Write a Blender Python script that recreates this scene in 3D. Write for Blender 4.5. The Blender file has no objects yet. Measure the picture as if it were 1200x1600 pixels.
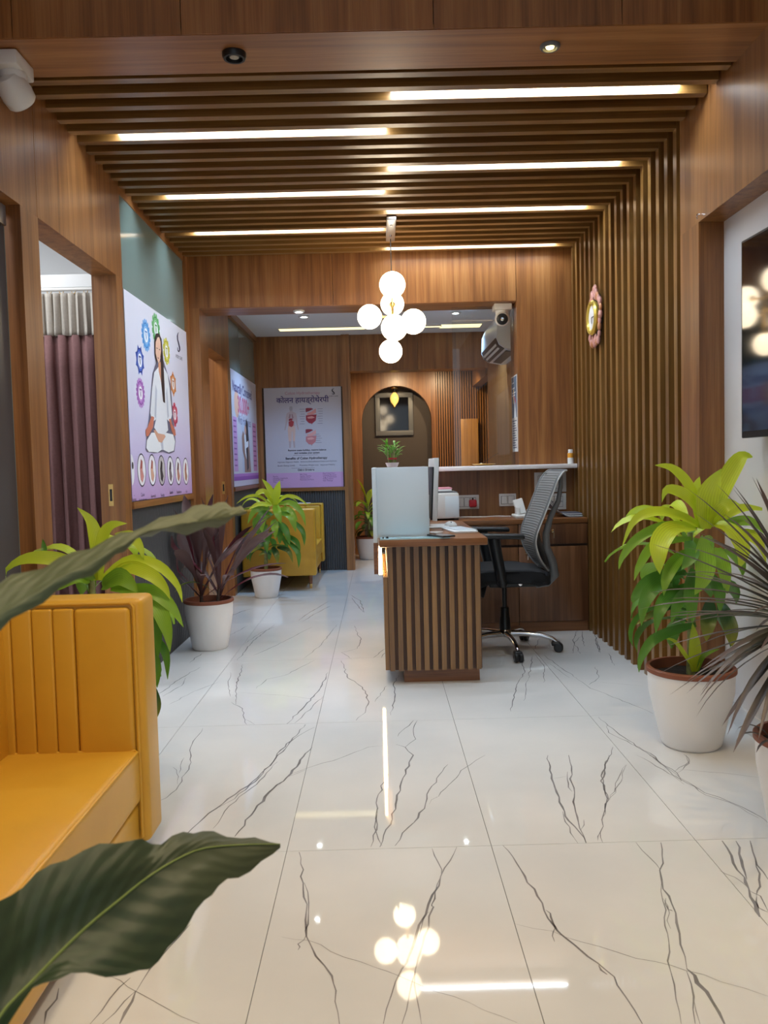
import bpy, bmesh, math, random
from mathutils import Vector, Matrix, Euler

random.seed(7)
PI = math.pi
R = math.radians
SC = bpy.context.scene
COL = SC.collection

# ------------------------------------------------------------------ camera
FPX, CAM_H = 1300.0, 1.10
YAW, PITCH, ROLL = R(0.317), R(3.135), R(1.45)      # to the right, downwards, clockwise
cam = bpy.data.cameras.new('camera')
cam.sensor_fit = 'VERTICAL'
cam.sensor_height = 36.0
cam.lens = FPX / 1600.0 * 36.0
cam.clip_start = 0.02
cam.dof.use_dof = True
cam.dof.focus_distance = 4.3
cam.dof.aperture_fstop = 11.0
cam_o = bpy.data.objects.new('camera', cam)
COL.objects.link(cam_o)
fwd = Vector((math.sin(YAW) * math.cos(PITCH), math.cos(YAW) * math.cos(PITCH), -math.sin(PITCH)))
r0 = fwd.cross(Vector((0, 0, 1))).normalized()
u0 = r0.cross(fwd).normalized()
cr = r0 * math.cos(ROLL) - u0 * math.sin(ROLL)
cu = r0 * math.sin(ROLL) + u0 * math.cos(ROLL)
cam_o.matrix_world = Matrix(((cr.x, cu.x, -fwd.x, 0), (cr.y, cu.y, -fwd.y, 0), (cr.z, cu.z, -fwd.z, CAM_H), (0, 0, 0, 1)))
SC.camera = cam_o

# ------------------------------------------------------------------ daylight, lights, exposure
w = bpy.data.worlds.new('daylight')
SC.world = w
w.use_nodes = True
w.node_tree.nodes['Background'].inputs[0].default_value = (0.72, 0.86, 1.0, 1)
w.node_tree.nodes['Background'].inputs[1].default_value = 0.62

def area(name, loc, sx, sy, power, color, rot=(0, 0, 0)):
    l = bpy.data.lights.new(name, 'AREA')
    l.shape = 'RECTANGLE'; l.size = sx; l.size_y = sy; l.energy = power; l.color = color
    o = bpy.data.objects.new(name, l); COL.objects.link(o)
    o.location = loc; o.rotation_euler = rot
    return o
def spot(name, loc, power, color, angle=70, rot=(0, 0, 0), rad=0.03):
    l = bpy.data.lights.new(name, 'SPOT')
    l.energy = power; l.color = color; l.spot_size = R(angle); l.spot_blend = 0.6; l.shadow_soft_size = rad
    o = bpy.data.objects.new(name, l); COL.objects.link(o)
    o.location = loc; o.rotation_euler = rot
    return o
for k, (lx, ly) in enumerate(((-0.65, 0.5), (0.65, 0.5), (-0.55, 1.9), (0.60, 1.9))):
    spot('entrance_downlight', (lx, ly, 2.93), 38, (1.0, 0.78, 0.48), 110, rad=0.05)
area('treatment_room_light', (-2.3, 4.0, 2.60), 0.9, 0.6, 16, (0.93, 0.97, 1.0))
area('side_office_fill', (-2.3, 2.2, 2.60), 0.5, 0.5, 14, (0.95, 0.95, 1.0))  # added fill with no visible source, lifts the black side office
SC.view_settings.view_transform = 'Standard'
SC.view_settings.look = 'None'
SC.view_settings.exposure = 0.62
SC.view_settings.gamma = 1.0
SC.view_settings.use_curve_mapping = False

# ------------------------------------------------------------------ materials
MATS = {}
def nt(name):
    m = bpy.data.materials.new(name); m.use_nodes = True
    MATS[name] = m
    t = m.node_tree
    return m, t, t.nodes, t.links, t.nodes['Principled BSDF']
def pbr(name, col, rough=0.5, metal=0.0, spec=0.5, coat=0.0, noise=0.0, nscale=30.0, bump=0.0, emit=None, estr=0.0, sss=0.0, trans=0.0, ior=1.45):
    m, t, N, L, B = nt(name)
    B.inputs['Base Color'].default_value = (*col, 1)
    B.inputs['Roughness'].default_value = rough
    B.inputs['Metallic'].default_value = metal
    B.inputs['Specular IOR Level'].default_value = spec
    B.inputs['Coat Weight'].default_value = coat
    B.inputs['Transmission Weight'].default_value = trans
    B.inputs['IOR'].default_value = ior
    if emit:
        B.inputs['Emission Color'].default_value = (*emit, 1)
        B.inputs['Emission Strength'].default_value = estr
    if noise or bump:
        tc = N.new('ShaderNodeTexCoord'); n = N.new('ShaderNodeTexNoise')
        n.inputs['Scale'].default_value = nscale; n.inputs['Detail'].default_value = 4
        L.new(tc.outputs['Object'], n.inputs['Vector'])
        if noise:
            r = N.new('ShaderNodeValToRGB')
            r.color_ramp.elements[0].position = 0.3; r.color_ramp.elements[1].position = 0.7
            r.color_ramp.elements[0].color = (*[c * (1 - noise) for c in col], 1)
            r.color_ramp.elements[1].color = (*[min(1, c * (1 + noise)) for c in col], 1)
            L.new(n.outputs['Fac'], r.inputs['Fac']); L.new(r.outputs['Color'], B.inputs['Base Color'])
        if bump:
            b = N.new('ShaderNodeBump'); b.inputs['Strength'].default_value = bump; b.inputs['Distance'].default_value = 0.003
            L.new(n.outputs['Fac'], b.inputs['Height']); L.new(b.outputs['Normal'], B.inputs['Normal'])
    return m
def wood(name, axis, dark, mid, light, rough=0.38, coat=0.25, vary=0.10):
    m, t, N, L, B = nt(name)
    g = N.new('ShaderNodeNewGeometry')
    oi = N.new('ShaderNodeObjectInfo')
    off = N.new('ShaderNodeVectorMath'); off.operation = 'MULTIPLY_ADD'
    cmb = N.new('ShaderNodeCombineXYZ')
    for i in range(3): L.new(oi.outputs['Random'], cmb.inputs[i])
    L.new(cmb.outputs[0], off.inputs[0]); off.inputs[1].default_value = (7.3, 3.1, 5.7); L.new(g.outputs['Position'], off.inputs[2])
    def mp(across, along):
        v = [across] * 3; v['xyz'.index(axis)] = along
        k = N.new('ShaderNodeVectorMath'); k.operation = 'MULTIPLY'; k.inputs[1].default_value = v
        L.new(off.outputs[0], k.inputs[0]); return k
    n1 = N.new('ShaderNodeTexNoise'); n1.inputs['Scale'].default_value = 1; n1.inputs['Detail'].default_value = 5; n1.inputs['Distortion'].default_value = 0.6
    L.new(mp(24, 0.9).outputs[0], n1.inputs['Vector'])
    n2 = N.new('ShaderNodeTexNoise'); n2.inputs['Scale'].default_value = 1; n2.inputs['Detail'].default_value = 3
    L.new(mp(210, 4.5).outputs[0], n2.inputs['Vector'])
    n3 = N.new('ShaderNodeTexNoise'); n3.inputs['Scale'].default_value = 1; n3.inputs['Detail'].default_value = 2
    L.new(mp(5.5, 0.5).outputs[0], n3.inputs['Vector'])
    r = N.new('ShaderNodeValToRGB'); e = r.color_ramp.elements
    e[0].position = 0.30; e[0].color = (*dark, 1); e[1].position = 0.72; e[1].color = (*light, 1)
    x = e.new(0.5); x.color = (*mid, 1)
    a = N.new('ShaderNodeMath'); a.operation = 'MULTIPLY_ADD'; a.inputs[1].default_value = 0.45; a.inputs[2].default_value = -0.225
    L.new(n3.outputs['Fac'], a.inputs[0])
    b = N.new('ShaderNodeMath'); b.operation = 'ADD'; L.new(n1.outputs['Fac'], b.inputs[0]); L.new(a.outputs[0], b.inputs[1])
    L.new(b.outputs[0], r.inputs['Fac'])
    r2 = N.new('ShaderNodeValToRGB'); e = r2.color_ramp.elements
    e[0].position = 0.32; e[0].color = (0.72, 0.68, 0.64, 1); e[1].position = 0.62; e[1].color = (1.06, 1.05, 1.04, 1)
    L.new(n2.outputs['Fac'], r2.inputs['Fac'])
    mx = N.new('ShaderNodeMix'); mx.data_type = 'RGBA'; mx.blend_type = 'MULTIPLY'; mx.inputs['Factor'].default_value = 0.7
    L.new(r.outputs['Color'], mx.inputs['A']); L.new(r2.outputs['Color'], mx.inputs['B'])
    hv = N.new('ShaderNodeHueSaturation')
    va = N.new('ShaderNodeMath'); va.operation = 'MULTIPLY_ADD'; va.inputs[1].default_value = 2 * vary; va.inputs[2].default_value = 1 - vary
    L.new(oi.outputs['Random'], va.inputs[0]); L.new(va.outputs[0], hv.inputs['Value']); L.new(mx.outputs['Result'], hv.inputs['Color'])
    L.new(hv.outputs['Color'], B.inputs['Base Color'])
    B.inputs['Roughness'].default_value = rough
    B.inputs['Coat Weight'].default_value = coat; B.inputs['Coat Roughness'].default_value = 0.25
    bp = N.new('ShaderNodeBump'); bp.inputs['Strength'].default_value = 0.12; bp.inputs['Distance'].default_value = 0.002
    L.new(n2.outputs['Fac'], bp.inputs['Height']); L.new(bp.outputs['Normal'], B.inputs['Normal'])
    return m
WD, WM, WL_ = (0.185, 0.068, 0.017), (0.285, 0.113, 0.030), (0.370, 0.165, 0.052)
wood('wood_z', 'z', WD, WM, WL_)
wood('wood_x', 'x', WD, WM, WL_)
wood('wood_y', 'y', WD, WM, WL_)
SD, SM, SL = (0.15, 0.066, 0.014), (0.225, 0.108, 0.026), (0.29, 0.150, 0.044)
wood('slat_x', 'x', SD, SM, SL, 0.35, 0.3, 0.08)
wood('slat_z', 'z', SD, SM, SL, 0.32, 0.35, 0.12)
wood('backing', 'z', (0.03, 0.012, 0.005), (0.05, 0.021, 0.008), (0.07, 0.03, 0.012), 0.5, 0.1, 0.02)
wood('desk_x', 'x', (0.15, 0.052, 0.015), (0.235, 0.088, 0.026), (0.31, 0.130, 0.046), 0.38, 0.2)
wood('groove', 'z', (0.05, 0.019, 0.008), (0.075, 0.030, 0.012), (0.10, 0.042, 0.018), 0.5, 0.1, 0.02)
wood('golden', 'z', (0.34, 0.15, 0.025), (0.50, 0.23, 0.04), (0.60, 0.30, 0.07), 0.4)

def marble(name):
    m, t, N, L, B = nt(name)
    g = N.new('ShaderNodeNewGeometry')
    n = N.new('ShaderNodeTexNoise'); n.inputs['Scale'].default_value = 1.7; n.inputs['Detail'].default_value = 5
    L.new(g.outputs['Position'], n.inputs['Vector'])
    r = N.new('ShaderNodeValToRGB'); e = r.color_ramp.elements
    e[0].position = 0.3; e[0].color = (0.60, 0.615, 0.63, 1); e[1].position = 0.65; e[1].color = (0.70, 0.70, 0.70, 1)
    L.new(n.outputs['Fac'], r.inputs['Fac'])
    L.new(r.outputs['Color'], B.inputs['Base Color'])
    B.inputs['Roughness'].default_value = 0.035
    B.inputs['IOR'].default_value = 1.55
    return m
marble('marble')
pbr('vein', (0.23, 0.225, 0.24), 0.05, ior=1.55, noise=0.35, nscale=9)
pbr('grout', (0.12, 0.12, 0.13), 0.8)
pbr('white_paint', (0.78, 0.79, 0.80), 0.6)
pbr('recess_paint', (0.66, 0.62, 0.61), 0.55, noise=0.03, nscale=3)
pbr('grey_fluted', (0.080, 0.077, 0.078), 0.45)
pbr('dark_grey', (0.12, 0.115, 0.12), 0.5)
pbr('taupe', (0.085, 0.066, 0.054), 0.6)
pbr('frosted', (0.20, 0.27, 0.25), 0.10, spec=0.6)
pbr('white_plastic', (0.72, 0.71, 0.69), 0.3)
pbr('white_laminate', (0.68, 0.75, 0.80), 0.28)
pbr('white_ledge', (0.86, 0.83, 0.83), 0.25)
pbr('pot_white', (0.84, 0.83, 0.82), 0.35)
pbr('terracotta', (0.23, 0.072, 0.036), 0.55, noise=0.1, nscale=20)
pbr('soil', (0.022, 0.013, 0.010), 0.95, noise=0.5, nscale=60, bump=1.0)
pbr('black_plastic', (0.012, 0.013, 0.015), 0.35)
pbr('black_fabric', (0.012, 0.013, 0.016), 0.9, noise=0.3, nscale=300)
pbr('chrome', (0.72, 0.72, 0.74), 0.12, metal=1.0)
pbr('brushed', (0.45, 0.45, 0.46), 0.35, metal=1.0)
pbr('brass', (0.72, 0.48, 0.18), 0.25, metal=1.0)
pbr('gold', (0.85, 0.62, 0.12), 0.3, metal=0.6)
pbr('yellow_leather', (0.62, 0.345, 0.035), 0.36, noise=0.05, nscale=6, bump=0.08)
pbr('yellow_seam', (0.36, 0.16, 0.015), 0.5)
pbr('dark_seam', (0.02, 0.012, 0.008), 0.7)
pbr('cream_fabric', (0.42, 0.385, 0.34), 0.85, noise=0.06, nscale=80)
pbr('mauve_fabric', (0.17, 0.082, 0.082), 0.85, noise=0.08, nscale=80)
pbr('screen_black', (0.006, 0.006, 0.008), 0.06, spec=0.7)
pbr('bowl_pink', (0.62, 0.46, 0.42), 0.15)
pbr('pink', (0.72, 0.30, 0.38), 0.5)
pbr('red', (0.42, 0.02, 0.03), 0.4)
pbr('paper', (0.80, 0.80, 0.80), 0.6)
pbr('cyan_sheet', (0.42, 0.66, 0.74), 0.08)
pbr('mesh_grey', (0.10, 0.10, 0.105), 0.6)
pbr('mid_grey', (0.16, 0.165, 0.17), 0.4)
pbr('silver_trim', (0.62, 0.63, 0.62), 0.3, metal=0.3)
pbr('led_cool', (0.9, 0.9, 0.9), 0.5, emit=(0.70, 0.86, 1.0), estr=30.0)
pbr('led_cove', (0.9, 0.9, 0.8), 0.5, emit=(1.0, 0.85, 0.42), estr=1.05)
pbr('led_warm', (0.9, 0.8, 0.6), 0.5, emit=(1.0, 0.72, 0.36), estr=24.0)
pbr('globe', (0.9, 0.88, 0.84), 0.25, emit=(1.0, 0.80, 0.54), estr=7.0)
pbr('spot_white', (0.9, 0.9, 0.9), 0.4, emit=(0.86, 0.95, 1.0), estr=25.0)
pbr('spot_warm', (0.9, 0.8, 0.6), 0.4, emit=(1.0, 0.76, 0.28), estr=9.0)
pbr('amber', (0.9, 0.6, 0.2), 0.15, emit=(1.0, 0.60, 0.14), estr=0.6)

def glass(name, col=(0.86, 0.93, 0.90), rough=0.0):
    # thin architectural pane: mostly clear, mirror-like at grazing angles
    m, t, N, L, B = nt(name)
    N.remove(B)
    out = N['Material Output']
    tr = N.new('ShaderNodeBsdfTransparent'); tr.inputs[0].default_value = (*col, 1)
    gl = N.new('ShaderNodeBsdfGlossy'); gl.inputs['Roughness'].default_value = rough
    fr = N.new('ShaderNodeFresnel'); fr.inputs[0].default_value = 1.5
    mx = N.new('ShaderNodeMixShader')
    L.new(fr.outputs[0], mx.inputs[0]); L.new(tr.outputs[0], mx.inputs[1]); L.new(gl.outputs[0], mx.inputs[2])
    L.new(mx.outputs[0], out.inputs[0])
    return m
glass('clear_glass', (0.96, 0.975, 0.97))
pbr('smoked_glass', (0.085, 0.078, 0.080), 0.22, spec=0.4)
glass('tinted_glass', (0.72, 0.70, 0.72))

def leafmat(name, base, edge, rough=0.38, trans=0.25):
    m, t, N, L, B = nt(name)
    uv = N.new('ShaderNodeUVMap'); sp = N.new('ShaderNodeSeparateXYZ'); L.new(uv.outputs[0], sp.inputs[0])
    w = N.new('ShaderNodeTexWave'); w.wave_type = 'BANDS'; w.bands_direction = 'X'; w.inputs['Scale'].default_value = 2.6; w.inputs['Distortion'].default_value = 0.5
    L.new(uv.outputs[0], w.inputs['Vector'])
    r = N.new('ShaderNodeValToRGB'); e = r.color_ramp.elements
    e[0].position = 0.0; e[0].color = (*base, 1); e[1].position = 1.0; e[1].color = (*[c * 0.82 for c in base], 1)
    L.new(w.outputs['Fac'], r.inputs['Fac'])
    r2 = N.new('ShaderNodeValToRGB'); e = r2.color_ramp.elements
    e[0].position = 0.35; e[0].color = (0, 0, 0, 1); e[1].position = 1.0; e[1].color = (1, 1, 1, 1)
    L.new(sp.outputs['Y'], r2.inputs['Fac'])
    mx = N.new('ShaderNodeMix'); mx.data_type = 'RGBA'; L.new(r2.outputs['Color'], mx.inputs['Factor'])
    L.new(r.outputs['Color'], mx.inputs['A']); mx.inputs['B'].default_value = (*edge, 1)
    L.new(mx.outputs['Result'], B.inputs['Base Color'])
    B.inputs['Roughness'].default_value = rough
    tl = N.new('ShaderNodeBsdfTranslucent'); L.new(mx.outputs['Result'], tl.inputs[0])
    ms = N.new('ShaderNodeMixShader'); ms.inputs[0].default_value = trans
    L.new(B.outputs[0], ms.inputs[1]); L.new(tl.outputs[0], ms.inputs[2]); L.new(ms.outputs[0], N['Material Output'].inputs[0])
    return m
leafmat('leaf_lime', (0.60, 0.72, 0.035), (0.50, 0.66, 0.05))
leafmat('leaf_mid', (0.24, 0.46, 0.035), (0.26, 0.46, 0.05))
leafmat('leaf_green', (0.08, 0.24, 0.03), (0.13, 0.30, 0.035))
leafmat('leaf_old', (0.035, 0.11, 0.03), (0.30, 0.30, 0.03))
leafmat('leaf_red', (0.115, 0.050, 0.050), (0.14, 0.08, 0.07), 0.4, 0.15)
leafmat('leaf_redstem', (0.20, 0.03, 0.05), (0.10, 0.045, 0.045), 0.4, 0.15)
leafmat('leaf_plum', (0.060, 0.055, 0.042), (0.12, 0.085, 0.085), 0.4, 0.1)
leafmat('leaf_lily', (0.026, 0.052, 0.024), (0.05, 0.065, 0.032), 0.45, 0.08)
leafmat('leaf_lily_pale', (0.085, 0.115, 0.058), (0.14, 0.16, 0.085), 0.55, 0.12)
leafmat('leaf_bamboo', (0.12, 0.33, 0.03), (0.20, 0.42, 0.05))
for nm in ('leaf_lily', 'leaf_lily_pale'):      # raised side veins running from the midrib
    t = MATS[nm].node_tree; N, L = t.nodes, t.links; B = N['Principled BSDF']
    uv = N.new('ShaderNodeUVMap'); sp = N.new('ShaderNodeSeparateXYZ'); L.new(uv.outputs[0], sp.inputs[0])
    u = N.new('ShaderNodeMath'); u.operation = 'SUBTRACT'; u.inputs[1].default_value = 0.5; L.new(sp.outputs['X'], u.inputs[0])
    ab = N.new('ShaderNodeMath'); ab.operation = 'ABSOLUTE'; L.new(u.outputs[0], ab.inputs[0])
    ad = N.new('ShaderNodeMath'); ad.operation = 'MULTIPLY_ADD'; ad.inputs[1].default_value = -0.35; L.new(ab.outputs[0], ad.inputs[0]); L.new(sp.outputs['Y'], ad.inputs[2])
    ml = N.new('ShaderNodeMath'); ml.operation = 'MULTIPLY'; ml.inputs[1].default_value = 95.0; L.new(ad.outputs[0], ml.inputs[0])
    sn = N.new('ShaderNodeMath'); sn.operation = 'SINE'; L.new(ml.outputs[0], sn.inputs[0])
    bp = N.new('ShaderNodeBump'); bp.inputs['Strength'].default_value = 0.12; bp.inputs['Distance'].default_value = 0.003
    L.new(sn.outputs[0], bp.inputs['Height']); L.new(bp.outputs[0], B.inputs['Normal'])
pbr('midrib', (0.20, 0.27, 0.07), 0.5)
pbr('cane', (0.25, 0.27, 0.10), 0.6, noise=0.25, nscale=60)
pbr('dark_cane', (0.08, 0.05, 0.04), 0.7, noise=0.3, nscale=60)

# ------------------------------------------------------------------ mesh helpers
WLOC = {}          # world location of every object (nothing here is rotated as a parent)
class MB:
    """collects verts and faces; build() links them as ONE mesh object with its origin at its middle"""
    def __init__(s): s.v = []; s.f = []; s.uv = None
    def add(s, vs, fs):
        k = len(s.v); s.v += [tuple(p) for p in vs]; s.f += [[i + k for i in q] for q in fs]; return s
    def box(s, x0, x1, y0, y1, z0, z1):
        return s.add([(x0, y0, z0), (x1, y0, z0), (x1, y1, z0), (x0, y1, z0), (x0, y0, z1), (x1, y0, z1), (x1, y1, z1), (x0, y1, z1)],
                     [(0, 3, 2, 1), (4, 5, 6, 7), (0, 1, 5, 4), (1, 2, 6, 5), (2, 3, 7, 6), (3, 0, 4, 7)])
    def rbox(s, x0, x1, y0, y1, z0, z1, r=0.01, seg=3, mtx=None):
        bm = bmesh.new(); bmesh.ops.create_cube(bm, size=1)
        for v in bm.verts: v.co = Vector(((x0 + x1) / 2 + v.co.x * (x1 - x0), (y0 + y1) / 2 + v.co.y * (y1 - y0), (z0 + z1) / 2 + v.co.z * (z1 - z0)))
        bmesh.ops.bevel(bm, geom=bm.edges[:], offset=r, segments=seg, profile=0.5, affect='EDGES')
        return s.bm(bm, mtx)
    def bm(s, bm, mtx=None):
        bm.verts.index_update()
        vs = [(mtx @ v.co) if mtx else v.co.copy() for v in bm.verts]
        fs = [[v.index for v in f.verts] for f in bm.faces]
        bm.free(); return s.add(vs, fs)
    def tube(s, path, rad, n=8, closed=False, caps=True):
        P = [Vector(p) for p in path]; m = len(P)
        rs = rad if isinstance(rad, (list, tuple)) else [rad] * m
        vs = []; prev = None
        for i, p in enumerate(P):
            if closed: d = P[(i + 1) % m] - P[i - 1]
            else: d = P[min(i + 1, m - 1)] - P[max(i - 1, 0)]
            d.normalize()
            if prev is None:
                a = Vector((0, 0, 1)) if abs(d.z) < 0.9 else Vector((1, 0, 0))
                u = d.cross(a).normalized()
            else:
                u = (prev - d * prev.dot(d)).normalized()
            prev = u; q = d.cross(u)
            for k in range(n):
                t = 2 * PI * k / n; vs.append(p + (u * math.cos(t) + q * math.sin(t)) * rs[i])
        fs = []
        for i in range(m if closed else m - 1):
            j = (i + 1) % m
            for k in range(n):
                fs.append((i * n + k, i * n + (k + 1) % n, j * n + (k + 1) % n, j * n + k))
        if caps and not closed:
            fs.append(tuple(range(n - 1, -1, -1))); fs.append(tuple((m - 1) * n + k for k in range(n)))
        return s.add(vs, fs)
    def lathe(s, prof, c=(0, 0, 0), n=32, axis='z'):
        vs = []; m = len(prof)
        for r, h in prof:
            for k in range(n):
                t = 2 * PI * k / n; a, b = r * math.cos(t), r * math.sin(t)
                p = (a, b, h) if axis == 'z' else ((h, a, b) if axis == 'x' else (b, h, a))
                vs.append((c[0] + p[0], c[1] + p[1], c[2] + p[2]))
        fs = [(i * n + k, i * n + (k + 1) % n, (i + 1) * n + (k + 1) % n, (i + 1) * n + k) for i in range(m - 1) for k in range(n)]
        if prof[0][0] > 1e-6: fs.append(tuple(range(n - 1, -1, -1)))
        if prof[-1][0] > 1e-6: fs.append(tuple((m - 1) * n + k for k in range(n)))
        return s.add(vs, fs)
    def prism(s, poly, fn, a, b):
        """extrude a 2D polygon between depths a and b; fn(u, v, d) -> point"""
        n = len(poly)
        vs = [fn(u, v, a) for u, v in poly] + [fn(u, v, b) for u, v in poly]
        fs = [tuple(range(n)), tuple(range(2 * n - 1, n - 1, -1))] + [(i, i + n, (i + 1) % n + n, (i + 1) % n) for i in range(n)]
        return s.add(vs, fs)
    def flat(s, poly, fn):
        return s.add([fn(u, v) for u, v in poly], [tuple(range(len(poly)))])
    def sphere(s, c, r, nu=24, nv=14, sc=(1, 1, 1)):
        prof = [(max(1e-7, r * math.sin(PI * i / nv)), -r * math.cos(PI * i / nv)) for i in range(nv + 1)]
        k = len(s.v); s.lathe(prof, (0, 0, 0), nu)
        for i in range(k, len(s.v)):
            p = s.v[i]; s.v[i] = (c[0] + p[0] * sc[0], c[1] + p[1] * sc[1], c[2] + p[2] * sc[2])
        return s
    def build(s, name, mat, parent=None, smooth=False, label=None, fix=True):
        xs, ys, zs = zip(*s.v)
        c = Vector(((min(xs) + max(xs)) / 2, (min(ys) + max(ys)) / 2, (min(zs) + max(zs)) / 2))
        me = bpy.data.meshes.new(name)
        me.from_pydata([tuple(Vector(p) - c) for p in s.v], [], s.f)
        if s.uv:
            ul = me.uv_layers.new(name='UVMap')
            for lp in me.loops: ul.data[lp.index].uv = s.uv[lp.vertex_index]
        if fix:
            bm = bmesh.new(); bm.from_mesh(me); bmesh.ops.recalc_face_normals(bm, faces=bm.faces[:]); bm.to_mesh(me); bm.free()
        me.materials.append(MATS[mat])
        if smooth:
            me.polygons.foreach_set('use_smooth', [True] * len(me.polygons))
            if smooth != 'all': me.set_sharp_from_angle(angle=R(40))
        return place(name, me, c, parent, label)
def place(name, me, c, parent=None, label=None):
    o = bpy.data.objects.new(name, me); COL.objects.link(o)
    c = Vector(c); WLOC[o.name] = c
    if parent is not None:
        o.parent = parent; o.location = c - WLOC[parent.name]
    else: o.location = c
    if label: o['label'] = label
    return o
def copy_at(src, c, parent=None):
    o = src.copy(); COL.objects.link(o); c = Vector(c); WLOC[o.name] = c
    o.parent = parent; o.location = c - (WLOC[parent.name] if parent is not None else Vector())
    return o
def tag(o, label, cat, group=None, kind=None):
    o['label'] = label; o['category'] = cat
    if group: o['group'] = group
    if kind: o['kind'] = kind
    return o
def thing(name, label, cat, loc, group=None, kind=None):
    o = bpy.data.objects.new(name, None); COL.objects.link(o); o.empty_display_size = 0.05
    o.location = loc; WLOC[o.name] = Vector(loc)
    return tag(o, label, cat, group, kind)
def struct(name, label, cat, loc): return thing(name, label, cat, loc, kind='structure')
def bx(name, mat, parent, *b, r=0.0):
    m = MB()
    if r: m.rbox(*b, r=r, seg=2)
    else: m.box(*b)
    return m.build(name, mat, parent, smooth=bool(r))
def px(u, v, Y):
    """the point at depth Y that the photograph shows at pixel (u, v)"""
    dx, dy = u - 600.0, v - 800.0
    d = fwd + (cr * dx - cu * dy) / FPX
    return Vector((0, 0, CAM_H)) + d * (Y / d.y)

# ================================================================== THE SETTING
XL, XR = -1.28, 1.35          # left wall face, right wall face
ZS, ZB = 2.55, 2.65           # slat underside, slat backing
Y1, Y2, Y3 = 5.77, 8.90, 10.40  # the three cross walls
TH_ = 0.122

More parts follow.
